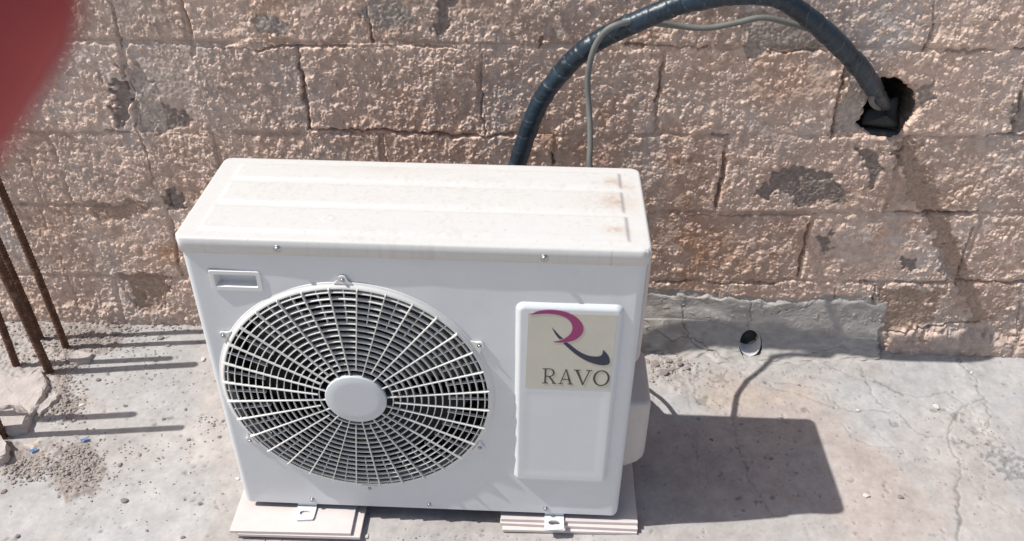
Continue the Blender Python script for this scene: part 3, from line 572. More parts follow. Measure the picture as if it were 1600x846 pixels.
# fan grille
gr = empty('fan_grille', (0, 0, 0)); gr.parent = unit
V, Q = lathe([(.2675, .0004), (.2675, -.0014), (.2662, -.0020), (.2645, -.0022), (.2630, -.0040), (.2600, -.0066), (.2570, -.0082), (.2558, -.0076), (.2570, -.0050), (.2600, -.0020), (.2620, .004), (.2620, .030)], FX, FZ, 144)
upart('rim', V, Q, M_grille, gr)
NS = 32; n_r = 14; R0, R1 = .058, .247
for q in range(n_r):
    r = .072+(.2495-.072)*q/(n_r-1); yo = float(np.interp(r, [.06, .15, .235, .25], [-.0155, -.0132, -.0105, -.0090]))
    prof = [(r-.0009, yo-.0002), (r+.0009, yo-.0002), (r+.0012, yo+.003), (r+.0018, yo+.0078), (r+.0006, yo+.0078), (r-.0006, yo+.003)]
    V, Q = lathe(prof, FX, FZ, 112, True); upart('ring', V, Q, M_grille, gr)
def blade(prof, th, a):
    """prof: closed outline in (r, y); th thickness"""
    c, s = math.cos(a), math.sin(a); m = len(prof); V = []
    for sg in (-.5, .5):
        for r, y in prof: V.append((FX+r*c-sg*th*s, y, FZ+r*s+sg*th*c))
    return V, m
def bladeobj(name, prof, th, a):
    V, m = blade(prof, th, a); bm = bmesh.new(); vs = [bm.verts.new(v) for v in V]
    bm.faces.new(vs[:m]); bm.faces.new(vs[m:][::-1])
    for i in range(m): bm.faces.new((vs[i], vs[m+i], vs[m+(i+1) % m], vs[(i+1) % m]))
    return ubm(name, bm, M_grille, gr)
for q in range(NS):
    a = 2*math.pi*(q+.5)/NS; ri = .056 if q % 2 == 0 else .074
    bladeobj('spoke', [(ri, -.0185), (.15, -.0165), (.235, -.0142), (.2540, -.0142), (.2590, -.0130), (.2600, -.0070), (.2550, -.0062), (.235, -.0095), (.15, -.0122), (ri, -.0142)], .0019, a)
    bladeobj('spoke', [(.178, -.0095), (.225, -.0085), (.255, -.0080), (.258, -.006), (.255, -.003), (.225, -.002), (.178, -.003)], .0016, a+math.pi/NS)
V, Q = lathe([(.0001, -.0218), (.040, -.0218), (.0575, -.0216), (.0594, -.0206), (.0600, -.0185), (.0590, -.006), (.056, -.006)], FX, FZ, 64)
upart('hub_disc', V, Q, M_hub, gr)
for q in range(6):
    a = math.radians(90+60*q+(0, 0, 1, 0, 0, -1)[q]); c, s = math.cos(a), math.sin(a); bm = bmesh.new(); ol = []
    for t_, r_ in [(-.017, .2655), (-.010, .272)]+[(-.0085*math.cos(b), .2745+.0085*math.sin(b)) for b in np.linspace(.1, math.pi-.1, 9)]+[(.010, .272), (.017, .2655)]:
        ol.append((FX+r_*c-t_*s, FZ+r_*s+t_*c))
    va = [bm.verts.new((x, -.0046, z)) for x, z in ol]; vb = [bm.verts.new((x, -.0003, z)) for x, z in ol]; m = len(ol)
    bm.faces.new(va)
    for i in range(m): bm.faces.new((va[i], vb[i], vb[(i+1) % m], va[(i+1) % m]))
    tb = ubm('mounting_tab', bm, M_grille, gr, bevel=0)
    screw(FX+.2745*c, FZ+.2745*s, -.0046, gr, .0032)
# behind the grille
V, Q = lathe([(.2505, .0305), (.2505, .13), (.2508, .13), (.2535, .0305)], FX, FZ, 72); upart('fan_shroud', V, Q, M_shroud)
bm = bmesh.new(); bm_box(bm, .012, W-.25, .20, .225, H0+.035, TOP-.05); ubm('condenser_coil', bm, M_coil)
V, Q = lathe([(.0001, .035), (.035, .037), (.045, .05), (.045, .10), (.0001, .10)], FX, FZ, 40); fan = upart('fan', V, Q, M_dark)
for q in range(3):
    a0 = q*2*math.pi/3+.5; nr, na = 10, 14; V = []
    for i in range(nr):
        r = .04+(.232-.04)*i/(nr-1); span = math.radians(52+44*(i/(nr-1)))
        for j in range(na):
            t_ = j/(na-1); a = a0+(t_-.5)*span+.35*(i/(nr-1)); V.append((FX+r*math.cos(a), .05+.055*t_-.012*math.sin(math.pi*t_), FZ+r*math.sin(a)))
    upart('fan_blade', V, gridq(na, nr), M_dark, fan)
# carrying grip pressed in the front, upper left
def rrect(x0, x1, z0, z1, r, k=5):
    o = []
    for cx_, cz_, a0 in ((x1-r, z1-r, 0), (x0+r, z1-r, 90), (x0+r, z0+r, 180), (x1-r, z0+r, 270)):
        for a in np.linspace(a0, a0+90, k): o.append((cx_+r*math.cos(math.radians(a)), cz_+r*math.sin(math.radians(a))))
    return o
def loft(loops):
    n = len(loops[0]); V = np.array([v for l in loops for v in l], float); m = len(loops)-1; i = np.arange(m)[:, None]*n; j = np.arange(n)[None]
    return V, np.stack([i+j, i+(j+1) % n, i+n+(j+1) % n, i+n+j], -1).reshape(-1, 4)
def rloop(x0, x1, z0, z1, r, y): return [(x, y, z) for x, z in rrect(x0, x1, z0, z1, r)]
V, Q = loft([rloop(hx0-.002, hx1+.002, hz0-.002, hz1+.002, .004, -.0004), rloop(hx0, hx1, hz0, hz1, .004, -.0036), rloop(hx0+.007, hx1-.007, hz0+.008, hz1-.007, .002, -.0036), rloop(hx0+.0085, hx1-.0085, hz0+.0095, hz1-.0085, .002, -.0010), rloop(hx0+.014, hx1-.0100, hz0+.0105, hz1-.0100, .001, .012), rloop(hx0+.016, hx1-.012, hz0+.013, hz1-.012, .001, .013), rloop(hx0+.03, hx0+.031, hz0+.018, hz0+.019, .0004, .013)])
hd = upart('hand_grip', V, Q, M_plas, smooth=False)
# raised service cover with the sticker
sx0, sx1, sz0, sz1 = .594, .782, .152, .612
def rsdf(x, z, xa, xb, za, zb_, r):
    qx_ = np.abs(x-(xa+xb)/2)-(xb-xa)/2+r; qz_ = np.abs(z-(za+zb_)/2)-(zb_-za)/2+r
    return -(np.hypot(np.maximum(qx_, 0), np.maximum(qz_, 0))+np.minimum(np.maximum(qx_, qz_), 0)-r)
SV = Raster(sx0-.006, sx1+.006, sz0-.006, sz1+.006, .0018); d = rsdf(SV.GX, SV.GY, sx0-.003, sx1+.003, sz0-.003, sz1+.003, .016)
hgt_ = .0085*np.sin(np.pi/2*np.clip(d/.010, 0, 1)); hgt_ = np.where(d <= 0, -.004*np.clip(-d/.003, 0, 1), hgt_)
di = rsdf(SV.GX, SV.GY, .612, .764, .176, .405, .014); hgt_ -= .0006*sstep(di, -.008, .012)
V = np.stack([SV.GX, -hgt_, SV.GY], -1).reshape(-1, 3); sv = upart('service_cover', V, gridq(SV.nx, SV.ny), M_white)
YS = -.0085
def sheet(name, P2, y, mat, parent, th=.0004):
    bm = bmesh.new(); P2 = np.asarray(P2); 
    va = [bm.verts.new((x, y, z)) for x, z in P2]; vb = [bm.verts.new((x, y+th, z)) for x, z in P2]; m = len(P2)
    bm.faces.new(va)
    for i in range(m): bm.faces.new((va[i], vb[i], vb[(i+1) % m], va[(i+1) % m]))
    return ubm(name, bm, mat, parent)
def cp(pts, y):                                   # points of the enlarged crop -> face of the cover
    return wpoly([(780+a/4.029, 440+b/4.029) for a, b in pts], y)
def smoothloop(P, n=6): return catmull(np.c_[P, np.zeros(len(P))], n)[:, :2]
sticker = sheet('brand_sticker', [(.614, .598), (.773, .598), (.771, .418), (.611, .418)], YS-.0006, M_stick, sv)
sticker['label'] = 'cream brand sticker with magenta and navy swoosh over the word RAVO'
yq = YS-.0012
outer = smoothloop(cp([(192, 210), (250, 188), (330, 180), (420, 195), (490, 230), (528, 282), (522, 330), (475, 370), (405, 385), (330, 383)], yq))
inner = smoothloop(cp([(330, 383), (395, 368), (445, 334), (461, 290), (438, 243), (380, 214), (300, 204), (192, 210)], yq))
def outline(name, P, mat):
    o = sheet(name, P, yq, mat, sticker, .0003); return o
outline('crescent', np.vstack([outer[:-1], inner[1:-1]]), M_mag)
a1 = smoothloop(cp([(332, 290), (352, 312), (380, 342), (402, 360)], yq)); a2 = smoothloop(cp([(380, 365), (362, 345), (345, 318), (332, 290)], yq))
outline('swoosh', np.vstack([a1, a2[:-1]]), M_navy)
a1 = smoothloop(cp([(403, 391), (430, 388), (500, 440), (560, 468), (615, 474), (645, 464), (655, 432)], yq)); a2 = smoothloop(cp([(655, 432), (683, 462), (696, 498), (688, 522), (640, 528), (560, 505), (480, 458), (403, 391)], yq))
outline('swoosh', np.vstack([a1[:-1], a2[:-1]]), M_navy)
# serif capitals, drawn as plates (unit square letters)
def LET(name, polys, ox, oz, w, h):
    bm = bmesh.new()
    for P in polys:
        P = np.asarray(P, float); va = [bm.verts.new((ox+a*w, yq, oz+b*h)) for a, b in P]; vb = [bm.verts.new((ox+a*w, yq+.0003, oz+b*h)) for a, b in P]; m = len(P)
        for i in range(m): bm.faces.new((va[i], vb[i], vb[(i+1) % m], va[(i+1) % m]))
        bm.faces.new(va)
    return ubm(name, bm, M_ink, sticker)
def arcband(cx_, cz_, ro, ri_x, ri_z, ro_z, a0, a1, n=20):
    t_ = np.linspace(math.radians(a0), math.radians(a1), n)
    return [[(cx_+ro*math.cos(t_[i]), cz_+ro_z*math.sin(t_[i])), (cx_+ro*math.cos(t_[i+1]), cz_+ro_z*math.sin(t_[i+1])), (cx_+ri_x*math.cos(t_[i+1]), cz_+ri_z*math.sin(t_[i+1])), (cx_+ri_x*math.cos(t_[i]), cz_+ri_z*math.sin(t_[i]))] for i in range(n-1)]
def sbar(x0, x1, z0, z1): return [(x0, z0), (x1, z0), (x1, z1), (x0, z1)]
LP = cp([(270, 642), (358, 642), (370, 645), (463, 648), (470, 560), (586, 562), (587, 655), (691, 655), (275, 548), (590, 562)], yq)
lz0, lh = float(LP[0, 1]), float(LP[8, 1]-LP[0, 1])
LET('letter', [sbar(.15, .27, .04, .96), sbar(0, .42, 0, .045), sbar(0, .55, .955, 1), [(.42, .47), (.56, .47), (.92, .045), (.78, .045)], sbar(.70, 1.02, 0, .045), sbar(.27, .52, .46, .505)]+arcband(.52, .73, .34, .22, .225, .27, -90, 90), LP[0, 0], lz0, LP[1, 0]-LP[0, 0], lh)
LET('letter', [[(.12, .04), (.18, .04), (.52, .96), (.47, 1.0)], [(.47, 1.0), (.54, 1.0), (.90, .04), (.76, .04)], sbar(.24, .74, .30, .345), sbar(0, .32, 0, .045), sbar(.64, 1, 0, .045)], LP[2, 0], lz0-.0004, LP[3, 0]-LP[2, 0], lh)
LET('letter', [[(.10, .96), (.24, .96), (.56, .06), (.50, 0)], [(.50, 0), (.56, 0), (.88, .96), (.82, .96)], sbar(0, .36, .955, 1), sbar(.68, 1, .955, 1)], LP[4, 0], lz0-.0008, LP[5, 0]-LP[4, 0], lh)
LET('letter', arcband(.5, .5, .5, .375, .46, .52, 0, 360, 40), LP[6, 0], lz0-.0010, LP[7, 0]-LP[6, 0], lh)
# feet
TZ = .0265
for x in (.139, .680):
    for yf, ys in ((-.036, 1), (D+.036, -1)):
        bm = bmesh.new()
        ol = rrect(x-.021, x+.021, -.0, .046, .009); ol = [(a, b) for a, b in ol]
        hole = [(x+.0085*math.cos(b)+(.004 if math.cos(b) > 0 else -.004), .020+.006*math.sin(b)) for b in np.linspace(0, 2*math.pi, 20, endpoint=False)]
        yw_ = lambda b: yf+ys*b
        ob = []; n2 = 20
        th = [math.atan2(b-.020, a-x) for a, b in hole]
        for t_ in th:                              # outline point met by each hole direction
            c, s = math.cos(t_), math.sin(t_); k = min((.021/abs(c)) if abs(c) > 1e-6 else 9, ((.026 if s > 0 else .020)/abs(s)) if abs(s) > 1e-6 else 9)
            pa, pb = x+c*k, .020+s*k; qa, qb = np.clip(pa, x-.012, x+.012), max(pb, .009)
            if pb < .009 and abs(pa-x) > .012:
                e = math.hypot(pa-qa, pb-qb); pa, pb = qa+(pa-qa)*.009/e, qb+(pb-qb)*.009/e
            ob.append((pa, pb))
        rows = [[bm.verts.new((a, yw_(b), z)) for a, b in L_] for L_, z in ((ob, TZ+.0005), (ob, TZ+.0042), (hole, TZ+.0042), (hole, TZ+.0005))]
        for q in range(4):
            A, B = rows[q], rows[(q+1) % 4]
            for i in range(n2): bm.faces.new((A[i], A[(i+1) % n2], B[(i+1) % n2], B[i]))
        ya, yb = sorted((yw_(.040), yw_(.046))); bm_box(bm, x-.0205, x+.0205, ya, yb, TZ+.001, H0+.012)
        ft = ubm('foot', bm, M_white)
# side cover and valve cover on the right flank
V, Q = loft([[(W-.004, y, z) for y, z in rrect(.085, .245, .395, .665, .02)], [(W+.011, y, z) for y, z in rrect(.087, .243, .397, .663, .02)], [(W+.017, y, z) for y, z in rrect(.095, .235, .405, .655, .016)], [(W+.017, y, z) for y, z in rrect(.16, .161, .5, .501, .0004)]])
upart('terminal_cover', V, Q, M_cover, smooth=False)
V, Q = loft([[(W-.004, y, z) for y, z in rrect(.075, .255, .105, .305, .010)], [(W+.034, y, z) for y, z in rrect(.078, .252, .122, .303, .010)], [(W+.047, y, z) for y, z in rrect(.082, .248, .132, .300, .014)], [(W+.051, y, z) for y, z in rrect(.090, .240, .14, .293, .014)], [(W+.051, y, z) for y, z in rrect(.16, .161, .2, .201, .0004)]])
upart('valve_cover', V, Q, M_cover)

# ------------------------------------------------------------------ tiles under the feet
def tile(x0, x1, y0, y1, z0, rot, label, mat=M_tile, th=.0078):
    cx_, cy_ = (x0+x1)/2, (y0+y1)/2
    bm = bmesh.new(); bm_box(bm, x0-cx_, x1-cx_, y0-cy_, y1-cy_, 0, th)
    o = bmobj('ceramic_tile', bm, mat, None, False, .0008); o.location = (cx_, cy_, z0); o.rotation_euler.z = math.radians(rot)
    return tag(o, label, 'tile', 'tiles stacked under the unit')
tile(-.012, .262, -.052, .22, .0012, .6, 'lowest pinkish tile in the stack under the fan side foot')
tile(.000, .264, -.066, .21, .0096, .8, 'middle pinkish tile in the stack under the fan side foot')
tile(-.016, .244, -.064, .20, .0180, 1.2, 'uppermost pinkish tile in the stack under the fan side foot')
tile(.566, .858, -.020, .25, .0012, 1.0, 'lowest pinkish tile in the stack below the RAVO sticker')
tile(.564, .862, -.013, .26, .0096, -.4, 'middle pinkish tile in the stack below the RAVO sticker')
tile(.563, .860, -.006, .25, .0180, .6, 'uppermost pinkish tile in the stack below the RAVO sticker')

# ------------------------------------------------------------------ hose, cable, wad in the hole
hose_px = [(806, 300, .560), (808, 262, .560), (822, 215, .560), (850, 150, .560), (905, 85, .556), (965, 48, .548), (1060, 8, .538), (1110, -3, .535), (1150, -8, .535), (1212, -4, .537), (1258, 24, .545), (1304, 64, .562), (1348, 112, .594), (1372, 150, .640), (1386, 168, .70)]
HP = [tuple(onY(u, v, YW-(YW-y)*1.157 if y < YW else y)) for u, v, y in hose_px]
HP = [(W+.03, .262, .20), (.82, .33, .17), (.74, .43, .20), (.64, .52, .32), (.585, .555, .43)]+HP
P, s = resample(catmull(HP, 24), .0022); seg = 28
pitch = .04; a = np.linspace(0, 2*np.pi, seg, endpoint=False); hr = np.random.RandomState(5)
turn = np.interp(s, np.r_[0, np.cumsum(hr.uniform(.026, .056, 120))], np.arange(121))      # uneven overlaps of the tape
tilt = np.interp(s, np.linspace(0, s[-1], 30), hr.uniform(.6, 1.5, 30))
raw = turn[:, None]+(.5-.5*np.cos(a+1.0))[None]*tilt[:, None]*.8; ph = raw % 1.0; idx = np.clip(raw.astype(int), 0, 129)
wob = np.interp(s, np.linspace(0, s[-1], 70), hr.uniform(-.0013, .0013, 70))
wr = bnoise((len(P), seg*2), 1, 3.0, 17)[:, :seg]*.00028+bnoise((len(P), seg*2), 1, 9.0, 18)[:, :seg]*.0004
taper = .0205-.006*sstep(s, s[-1]-.16, s[-1]-.05)
Rr = taper[:, None]+wob[:, None]+.0009*ph+wr
V, Q = tube(P, Rr, seg)
hc = np.ones((len(P), seg, 3))*np.array((.014, .030, .046)); sh = .75+.5*hr.rand(130)
hc *= sh[idx][..., None]
ed = (1-sstep(np.abs(ph-.03), .0, .028))*(.10+.5*hr.rand(130))[idx]; hc = hc*(1-ed[..., None])+np.array((.22, .23, .235))*ed[..., None]
en = sstep(s, s[-1]-.13, s[-1]-.085)[:, None, None]*.6; hc = hc*(1-en)+np.array((.105, .108, .10))*en
hc = np.vstack([hc.reshape(-1, 3), hc[0, :1], hc[-1, :1]])
tag(link('insulated_hose', npmesh('insulated_hose', V, Q, hc), M_hose), 'thick black taped refrigerant hose arching from the unit into the wall hole', 'hose')
def cabpt(u, v, y): return tuple(onY(u, v, y))
CPs = [(.785, .268, .445), (.800, .309, .47), (.784, .386, .53), (.764, .428, .60), cabpt(923, 262, .434), cabpt(922, 230, .454), cabpt(921, 200, .474), cabpt(920, 170, .494), cabpt(919, 140, .505), cabpt(920, 108, .508), cabpt(928, 75, .508), cabpt(945, 50, .506), cabpt(968, 38, .507), cabpt(995, 35, .527), cabpt(1025, 37, .562), cabpt(1060, 41, .585),
       cabpt(1105, 44, .585), cabpt(1150, 36, .582), cabpt(1192, 28, .582), cabpt(1235, 37, .590), cabpt(1270, 48, .600), cabpt(1300, 60, .606), cabpt(1336, 82, .606), cabpt(1356, 108, .608), cabpt(1366, 136, .610), cabpt(1362, 158, .614), cabpt(1370, 168, .66), cabpt(1384, 170, .72)]
P, s = resample(catmull(CPs, 16), .004); P[:, 0] += .0010*np.sin(s*37); 
V, Q = tube(P, .0064, 14); tag(link('power_cable', npmesh('power_cable', V, Q), M_cable), 'thin grey power cable looping beside the black hose', 'cable')
lo = lambda u, v, z: tuple(onZ(u, v)[k]-z*(SX, SY, -1)[k] for k in range(3))
c2 = [(W+.02, .235, .19), lo(1062, 662, .185), lo(1050, 642, .19), lo(1040, 630, .18), lo(1024, 617, .16), lo(1000, 606, .13), (.70, .42, .11), (.64, .46, .13)]
P, s = resample(catmull(c2, 16), .004); V, Q = tube(P, .0052, 12); tag(link('copper_pipe', npmesh('copper_pipe', V, Q), M_cable), 'thin grey pipe bending back from the valve cover behind the unit', 'pipe')
# folded rubber in the hole
qa = wpoly([(1346, 196), (1356, 178), (1385, 166), (1408, 158), (1404, 180), (1400, 200)], YW+.02)
def flap(name, ring, label, th=.012, y0=.006, lean=.05):
    ring = catmull(np.c_[np.vstack([ring, ring[:1]]), np.zeros(len(ring)+1)], 5)[:-1, :2]; c = ring.mean(0); L_ = []
    for sc, dy in ((.96, th), (1.0, th*.6), (1.0, th*.3), (.95, 0), (.6, -.004), (.02, -.005)):
        L_.append([(c[0]+(p[0]-c[0])*sc, YW+y0+dy+lean*(p[1]-c[1])/.05*.5, c[1]+(p[1]-c[1])*sc) for p in ring])
    V, Q = loft(L_); o = link(name, npmesh(name, V-np.array((c[0], YW, c[1])), Q), M_blk); o.location = (c[0], YW, c[1]); return o
tag(flap('rubber_flap', qa, '', .010, .030, .030), 'folded black rubber flap stuffed into the wall hole', 'rubber')
qb = wpoly([(1340, 204), (1350, 200), (1398, 204), (1404, 208), (1394, 214), (1362, 214), (1346, 210)], YW+.02)
tag(flap('rubber_strip', qb, '', .010, .014, .008), 'thin black rubber strip lying along the lower lip of the wall hole', 'rubber')

# ------------------------------------------------------------------ reinforcing bars
def rebar(bx, by, kx, ky, ex, label, r=.0095):
    L = (ex-bx)/(kx+SX); P0 = np.array((bx, by, -.01)); dr = np.array((kx, ky, 1.)); P = P0+dr*np.linspace(0, L+.01, int(L/.0022))[:, None]
    s = np.linspace(0, L, len(P)); seg = 12; a = np.linspace(0, 2*np.pi, seg, endpoint=False)
    rib = ((s[:, None]/.010+np.where(a < np.pi, a, 2*np.pi-a)[None]/(2*np.pi)) % 1.0) < .3; lon = (np.abs(np.sin(a)) < .2)[None]
    P[:, 0] += .002*np.sin(s*9+bx*50); V, Q = tube(P, r+.0014*(rib | lon), seg)
    V = V-np.array((bx, by, 0)); o = link('rebar', npmesh('rebar', V, Q, None, False), M_rust); o.location = (bx, by, 0)
    return tag(o, label, 'rebar', 'rusty bars sticking up from the floor')
def lean(base, via):
    b = onZ(*base); t_ = onY(*via, b[1]); return (t_[0]-b[0])/t_[2]
for base_, via, ex, lab in (((106, 546), (0, 291), -.20, 'rusty steel bar nearest the unit, of the two by the wall'), ((64, 532), (0, 383), -.26, 'rusty steel bar in the corner nearest the wall at the photo edge'),
                            ((80, 584), (0, 417), -.283, 'thick dark rusty bar in front, crossing the two by the wall'), ((26, 573), (0, 506), -.356, 'rusty bar rising behind the broken cement slab, short of the photo edge'),
                            ((6, 684), (-30, 600), -.238, 'rusty bar foot beside the lower broken cement piece')):
    b = onZ(*base_); rebar(b[0], b[1], lean(base_, via), .0, ex, lab, .0102 if 'thick' in lab else .0086)
rebar(-.775, .232, -.02, 0, -.371, 'rusty bar outside the left photo edge, seen by its shadow')

# ------------------------------------------------------------------ broken cement and stones
def slab(name, px_pts, th, label, cat, mat=M_slab, z=0.0, jag=.004, seed=0, lift=.0):
    P = gpoly(px_pts, z+th); r = np.random.RandomState(seed); Q2 = []
    for a, b in zip(P, np.roll(P, -1, 0)):
        k = max(2, int(np.linalg.norm(b-a)/.012))
        for t_ in np.arange(k)/k: Q2.append(a+(b-a)*t_+r.normal(0, jag, 2)*.5)
    Q2 = np.array(Q2); c = Q2.mean(0); L_ = []
    for sc, zz_ in ((1.06, -.004), (1.04, th*.35), (1.01, th*.8), (.97, th), (.80, th), (.60, th), (.40, th), (.20, th), (.02, th)):
        L_.append([((p[0]-c[0])*sc+r.normal(0, .0012)*sc, (p[1]-c[1])*sc+r.normal(0, .0012)*sc, zz_+r.normal(0, .0016)*(.95 < sc < 1.05)+(.0022*math.sin((p[0]-c[0])*sc*70+seed)*math.cos((p[1]-c[1])*sc*90) if sc < .9 else 0)+lift*(p[0]-c[0])) for p in Q2])
    V, Q = loft(L_); o = link(name, npmesh(name, V, Q, None, True), mat); o.location = (c[0], c[1], z)
    o.data.polygons.foreach_set('use_smooth', np.repeat(np.arange(len(L_)-1) > 3, len(Q2))); return tag(o, label, cat)
slab('cement_slab', [(-40, 585), (5, 582), (28, 590), (62, 575), (72, 590), (66, 618), (48, 646), (20, 632), (-40, 640)], .020, 'large flat broken cement piece lying round the rusty bars', 'rubble', seed=1)
slab('cement_slab', [(-30, 648), (10, 640), (44, 645), (36, 664), (10, 668), (-30, 672)], .030, 'pale broken cement lump in front of the large flat piece', 'rubble', seed=2)
slab('cement_slab', [(56, 640), (84, 611), (92, 616), (88, 624), (62, 646)], .014, 'narrow light sliver of broken cement beside the large flat piece', 'rubble', seed=3, jag=.002)
slab('cement_slab', [(-30, 684), (0, 680), (10, 692), (10, 706), (0, 716), (-30, 716)], .03, 'rounded broken cement lump at the left photo edge below the bars', 'rubble', seed=4)
slab('cement_slab', [(104, 556), (120, 548), (145, 552), (138, 564), (110, 568)], .012, 'small flat cement piece between the shadows of the bars', 'rubble', seed=5, jag=.002)

def rockmesh(seed, flat=.7, sub=2):
    r = np.random.RandomState(seed); bm = bmesh.new(); bmesh.ops.create_icosphere(bm, subdivisions=sub, radius=1)
    ax = r.normal(size=(9, 3)); ax /= np.linalg.norm(ax, axis=1)[:, None]; lim = r.uniform(.4, .85, 9)
    for v in bm.verts:
        p = np.array(v.co)
        for a_, l_ in zip(ax, lim):
            d = p@a_
            if d > l_: p = p-a_*(d-l_)*.9
        v.co = p*np.array((1, r.uniform(.9, 1.0), flat))*(1+r.normal(0, .04))
    me = bpy.data.meshes.new('stone'); bm.to_mesh(me); bm.free(); return me
ROCK = [rockmesh(s_, f_) for s_, f_ in ((1, .6), (2, .7), (3, .5), (4, .8), (5, .6))]
for me in ROCK: me.materials.append(M_stone)
ROCKD = [m_.copy() for m_ in ROCK[:3]]; ROCKW = [m_.copy() for m_ in ROCK[2:5]]
for me in ROCKD: me.materials.clear(); me.materials.append(M_stoned)
for me in ROCKW: me.materials.clear(); me.materials.append(M_chip)
def stone(u, v, wpx, label, kind=ROCK, name='stone', cat='stone', flat=1.0, group='loose stones on the floor'):
    p = onZ(u, v); r = wpx*.82/2/700.; me = kind[int(u*7+v*3) % len(kind)]
    o = bpy.data.objects.new(name, me); COL.objects.link(o); z = gz_at(p[0], p[1])
    o.scale = (r*1.15, r, r*flat); o.rotation_euler.z = (u*13 % 63)/10; o.location = (p[0], p[1], z+r*.33*flat)
    return tag(o, label, cat, group)
for u, v, w_, lab, kd in [(194, 783, 15, 'largest loose pebble on the floor left of the tiles, two lying together', ROCKD), (312, 788, 9, 'dark pebble just left of the fan side tiles', ROCKD), (27, 838, 9, 'dark pebble in the lower left corner', ROCKD), (129, 634, 14, 'pale crumb right of the narrow cement sliver', ROCKW),
                          (255, 656, 9, 'small grey pebble above the end of the long bar shadows', ROCKD), (294, 688, 9, 'small pebble just past the end of the longest bar shadow', ROCKD), (196, 635, 9, 'flat grey pebble in the middle of the left floor', ROCKD), (92, 776, 9, 'grey pebble below the gravel patch at left', ROCKD),
                          (317, 562, 14, 'white crumb by the left edge of the unit', ROCKW), (188, 727, 11, 'rounded grey pebble right of the brown gravel patch', ROCKD), (22, 735, 14, 'grey stone among the gravel at the left photo edge', ROCK), (6, 770, 12, 'grey stone at the left photo edge below the gravel', ROCK),
                          (250, 530, 17, 'flat brown stone on the bar shadow near the wall', ROCK), (262, 541, 13, 'grey stone on the shadow line near the unit', ROCK), (181, 523, 12, 'small brown stone left of the flat one near the wall', ROCK),
                          (371, 749, 9, 'white chip beside the lower left corner of the unit', ROCKW), (573, 840, 9, 'white chip right of the fan side tiles', ROCKW), (1463, 636, 16, 'pale mortar crumb on the cracked floor at right', ROCKW), (1219, 655, 12, 'white paint chip above the unit shadow', ROCKW), (1354, 776, 13, 'flat white chip right of the unit shadow', ROCKW), (1407, 778, 12, 'pinkish chip right of the flat white one', ROCK),
                          (1112, 688, 9, 'dark pebble in the unit shadow near its upper edge', ROCKD), (1205, 718, 9, 'dark pebble in the middle of the unit shadow', ROCKD), (1340, 642, 8, 'white speck where two floor cracks meet', ROCKW), (1518, 583, 9, 'white crumb on the crack near the wall at right', ROCKW), (1248, 602, 8, 'small grey pebble right of the drain pipe', ROCKD), (286, 841, 8, 'dark pebble at the bottom edge left of the tiles', ROCKD), (230, 830, 7, 'small pebble at the bottom edge, further from the tiles', ROCKD),
                          (153, 595, 12, 'grey crumb at the lower end of the bar shadows near the slab', ROCKD), (342, 683, 9, 'small dark crumb touching the unit side', ROCKD), (290, 640, 8, 'grey crumb midway between bars and unit', ROCKD)]:
    stone(u, v, w_, lab, kd, flat=.8)
for i, (u, v, w_, lab) in enumerate([(1035, 585, 26, 'largest crumbled mortar lump behind the valve cover'), (1024, 571, 18, 'mortar lump left of the row behind the valve cover'), (1045, 568, 17, 'mortar lump second in the row by the fillet crack'), (1060, 572, 18, 'mortar lump third in the row by the fillet crack'), (1074, 578, 14, 'mortar lump at the end of the row, next to a brown stain'), (1050, 580, 14, 'mortar lump between the largest and the row'), (1062, 562, 12, 'small mortar lump above the row'), (1012, 566, 14, 'mortar lump half hidden by the valve cover')]):
    stone(u, v, w_, lab, ROCK, 'mortar_lump', 'rubble', .9, 'crumbled mortar by the wall foot')
def scrap(u, v, w_, label):
    p = onZ(u, v); bm = bmesh.new(); n_ = 4; g = [[bm.verts.new(((i/3-.5)*w_, (j/2-.5)*w_*.6, .002+.0008*math.sin(i*1.7+j))) for i in range(4)] for j in range(3)]
    for j in range(2):
        for i in range(3): bm.faces.new((g[j][i], g[j][i+1], g[j+1][i+1], g[j+1][i]))
    r_ = bmesh.ops.solidify(bm, geom=list(bm.faces), thickness=.0006); o = bmobj('paper_scrap', bm, M_blue); o.location = (p[0], p[1], gz_at(p[0], p[1])+.004); o.rotation_euler.z = .6
    tag(o, label, 'paper')
scrap(54, 708, .017, 'blue scrap at the edge of the pale rubble, nearer the photo edge'); scrap(133, 691, .016, 'blue scrap at the top of the brown gravel patch')
# gravel and grit: far too much to count
def grit(name, label, spots, seed, mat):
    r = np.random.RandomState(seed); bm = bmesh.new(); bmesh.ops.create_icosphere(bm, subdivisions=1, radius=1); bv = np.array([v.co[:] for v in bm.verts]); bf = np.array([[v.index for v in f.verts] for f in bm.faces]); bm.free()
    Vs, Fs, o_ = [], [], 0
    for u, v, su, sv, n_, r0, r1 in spots:
        for _ in range(n_):
            uu, vv = r.normal(u, su), r.normal(v, sv); p = onZ(uu, vv); q = p[:2]
            if q[1] > YW-.006: continue
            rr_ = r0+(r1-r0)*r.beta(1, 3); sh_ = bv*(1+r.normal(0, .16, (len(bv), 1)))*np.array((rr_*r.uniform(.8, 1.3), rr_*r.uniform(.7, 1.1), rr_*r.uniform(.45, .8)))
            an = r.uniform(0, 6.28); R_ = np.array([[math.cos(an), -math.sin(an), 0], [math.sin(an), math.cos(an), 0], [0, 0, 1]])
            Vs.append(sh_@R_.T+[q[0], q[1], gz_at(q[0], q[1])+rr_*.3]); Fs.append(bf+o_); o_ += len(bv)
    return tag(link(name, npmesh(name, np.vstack(Vs), np.vstack(Fs), None, False), mat), label, 'gravel', kind='stuff')
